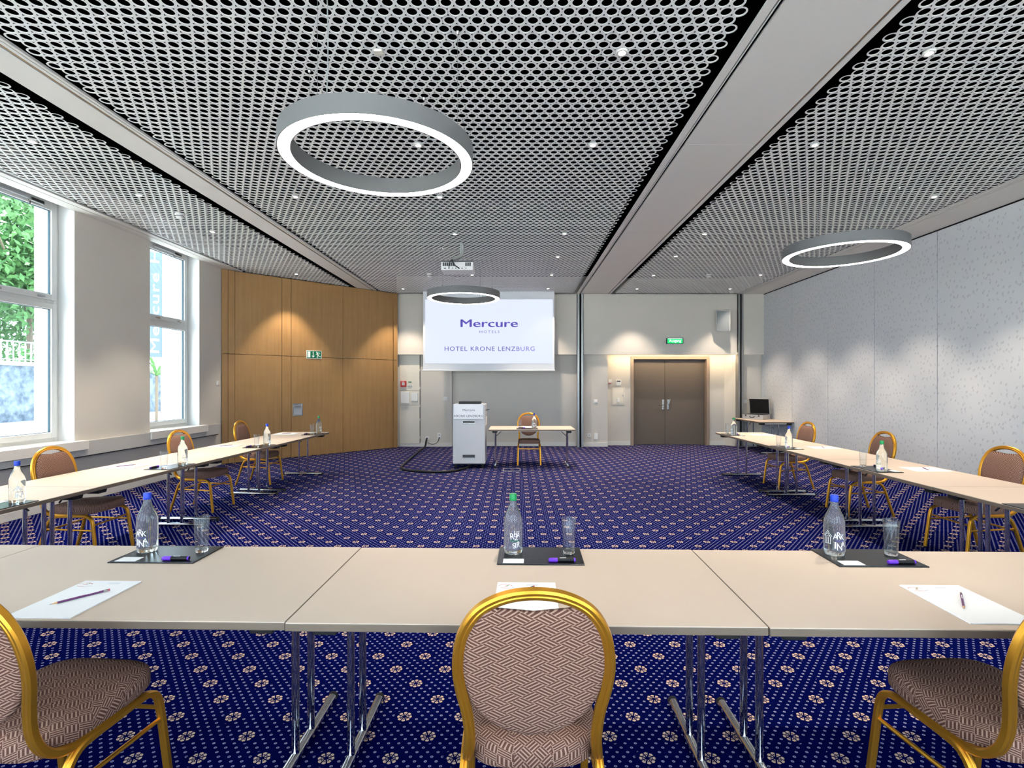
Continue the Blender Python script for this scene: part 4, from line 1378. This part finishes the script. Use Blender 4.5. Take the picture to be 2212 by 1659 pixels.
MB().box(-0.148, 0.148, -0.138, 0.138, 0.0, 0.002).build('lid', 'carpet', t)

# open aluminium case on the side table
t = thing('aluminium_case', 'open aluminium case with black lining on the side table', 'case', (5.79, 12.40, TABLE_Z), R(-52))
MB().box(-0.25, 0.25, -0.19, 0.19, 0.0, 0.115).build('case_body', 'aluminium', t, bevel=0.008)
MB().box(-0.238, 0.238, -0.178, 0.178, 0.110, 0.117).build('foam_lining', 'foam_black', t)
Ml = Matrix.Translation((0, 0.19, 0.12)) @ Matrix.Rotation(R(98), 4, 'X')
ld = MB().box(-0.25, 0.25, -0.0, 0.38, -0.05, 0.012).xform(Ml).build('case_lid', 'aluminium', t, bevel=0.008)
MB().box(-0.235, 0.235, 0.015, 0.365, 0.011, 0.016).xform(Ml).build('lid_lining', 'foam_black', ld)
for xx in (-0.16, 0.16):
    MB().box(xx - 0.016, xx + 0.016, -0.197, -0.189, 0.07, 0.108).build('latch', 'slot_dark', t, bevel=0.002)
MB().tube(catmull([(-0.055, -0.193, 0.075), (-0.05, -0.21, 0.06), (-0.03, -0.215, 0.045), (0.03, -0.215, 0.045), (0.05, -0.21, 0.06), (0.055, -0.193, 0.075)], 5), 0.007, 8).build('carry_handle', 'black_plastic', t, 50)
MB().box(-0.08, 0.08, 0.185, 0.197, 0.108, 0.128).build('hinge', 'steel', t)

# ================================================================== OUTSIDE THE WINDOWS
gr = MB().box(-60, -6.4, -2.95, 90, -0.3, -0.2, 0).box(-60, 40, -40, -2.95, -0.3, -0.2, 1).build('ground', ['yard_paving', 'pavement'])  # unseen rear terrace brightened, yard darkened, to steer light bounced indoors
tag(gr, 'pale paved yard outside the windows', 'ground', kind='structure')
sw = MB().box(-24.6, -24.0, 2, 70, -0.2, 2.5).build('garden_wall', 'stone')
tag(sw, 'weathered stone retaining wall across the yard', 'wall', kind='structure')
MB().box(-24.7, -23.9, 2, 70, 2.5, 2.68).build('coping', 'pavement', sw)
fn = thing('railing', 'thin grey railing on top of the stone wall', 'railing', (-24.3, 20, 2.68))
MB().box(-0.03, 0.03, -4, 20, 0.95, 1.02).build('top_rail', 'iron_grey', fn)
MB().box(-0.02, 0.02, -4, 20, 0.10, 0.14).build('bottom_rail', 'iron_grey', fn)
bar = MB().box(-0.015, 0.015, -0.03, 0.03, 0, 1.0).build('baluster', 'iron_grey', fn)
bar.location = (0, -4, 0)
for k in range(1, 80):
    o = part('baluster', bar.data, fn); o.location = (0, -4 + 0.3 * k, 0)


def tree(x, y, h, r, lab, m, n=5200, seed=1):
    rnd = random.Random(seed)
    t = thing('leafy_tree', lab, 'tree', (x, y, -0.2), 0, 'trees beyond the stone wall')
    MB().tube(catmull([(0, 0, 0), (0.1, 0.05, h * 0.3), (-0.05, 0.1, h * 0.6), (0.1, 0, h * 0.8)], 4), 0.16, 10).build('trunk', 'bark', t, 60)
    for k in range(5):
        a = k * 1.3
        MB().tube(catmull([(0, 0, h * 0.4 + 0.3 * k), (0.5 * r * math.cos(a), 0.5 * r * math.sin(a), h * 0.55 + 0.3 * k), (0.85 * r * math.cos(a), 0.85 * r * math.sin(a), h * 0.65 + 0.3 * k)], 4), 0.06, 6).build('branch', 'bark', t, 60)
    vs, fs = [], []
    cl = [(Vector((rnd.gauss(0, .42), rnd.gauss(0, .42), rnd.gauss(0, .36))) , rnd.uniform(.25, .5)) for _ in range(26)]
    for i in range(n):
        c, cr = cl[i % len(cl)]
        dv = Vector((rnd.gauss(0, 1), rnd.gauss(0, 1), rnd.gauss(0, .8))).normalized() * cr * rnd.random() ** .4
        p = Vector(((c.x + dv.x) * r, (c.y + dv.y) * r, h * 0.68 + (c.z + dv.z) * r * 1.05))
        a, bq = Vector((rnd.gauss(0, 1), rnd.gauss(0, 1), rnd.gauss(0, 1))).normalized(), Vector((rnd.gauss(0, 1), rnd.gauss(0, 1), rnd.gauss(0, 1))).normalized()
        bq = a.cross(bq).normalized(); s_ = rnd.uniform(.10, .19)
        o = len(vs)
        vs += [p - a * s_ * 1.6, p + bq * s_ * .7, p + a * s_ * 1.6, p - bq * s_ * .7]
        fs.append((o, o + 1, o + 2, o + 3))
    MB().add(vs, fs).build('foliage', m, t, kind='stuff')
    return t


tree(-32.5, 34.0, 15.0, 6.2, 'large pale green leafy tree filling the window at the picture edge', 'leaf_light', 26000, 3)
tree(-37.0, 17.0, 12.0, 4.2, 'darker green leafy tree beside the large pale tree', 'leaf_dark', 6000, 5)
t = thing('palm_shrub', 'spiky green shrub seen low through the window nearest the wood wall', 'shrub', (-17.6, 25.0, -0.2))
for k in range(26):
    rnd = random.Random(k)
    a, up_ = k * 2.4, rnd.uniform(0.25, 1.1)
    L_ = rnd.uniform(0.9, 1.3)
    pth = catmull([(0, 0, 2.2), (L_ * .5 * math.cos(a) * math.cos(up_), L_ * .5 * math.sin(a) * math.cos(up_), 2.2 + L_ * .55 * math.sin(up_)), (L_ * math.cos(a) * math.cos(up_), L_ * math.sin(a) * math.cos(up_), 2.2 + L_ * .8 * math.sin(up_))], 3)
    MB().sweep(pth, [(0.05, 0), (0, 0.008), (-0.05, 0), (0, -0.008)], up=(0, 0, 1)).build('frond', 'leaf_light', t)
MB().tube([(0, 0, 0), (0, 0, 2.2)], 0.07, 8).build('trunk', 'bark', t, 60)
o = MB().box(-0.17, 0.17, -0.17, 0.17, -0.2, 9.0).build('porch_pillar', 'render_white', bevel=0.01)
o.location = (-12.0, 17.65, 0); tag(o, 'white pillar outside the window nearest the wood wall', 'pillar')
o = MB().box(-1.8, 0.3, -0.58, 0.5, 3.25, 3.5).build('porch_canopy', 'iron_grey', bevel=0.01)
o.location = (-12.0, 18.4, 0); tag(o, 'grey flat canopy slab behind the white pillar', 'canopy')
bn = thing('hanging_banner', 'pale blue vertical Mercure Hotel banner outside the window', 'banner', (-12.28, 17.35, 2.5), R(38))
MB().box(-0.21, 0.21, -0.006, 0.006, 0.0, 5.9).build('banner_cloth', 'banner_cloth', bn)
MB().box(-0.23, 0.23, -0.02, 0.02, 5.88, 5.94).build('banner_rod', 'steel', bn)
MB().tube([(0.21, 0, 5.91), (0.50, 0, 5.91)], 0.015, 8).build('banner_bracket', 'steel', bn)
vs, fs = text_fit('Mercure Hotel', 4.8, 0.25, 0.0, 1.1)
MB().add([(-p[1], -0.009, 2.55 + p[0]) for p in vs], fs).build('lettering', 'render_white', bn)
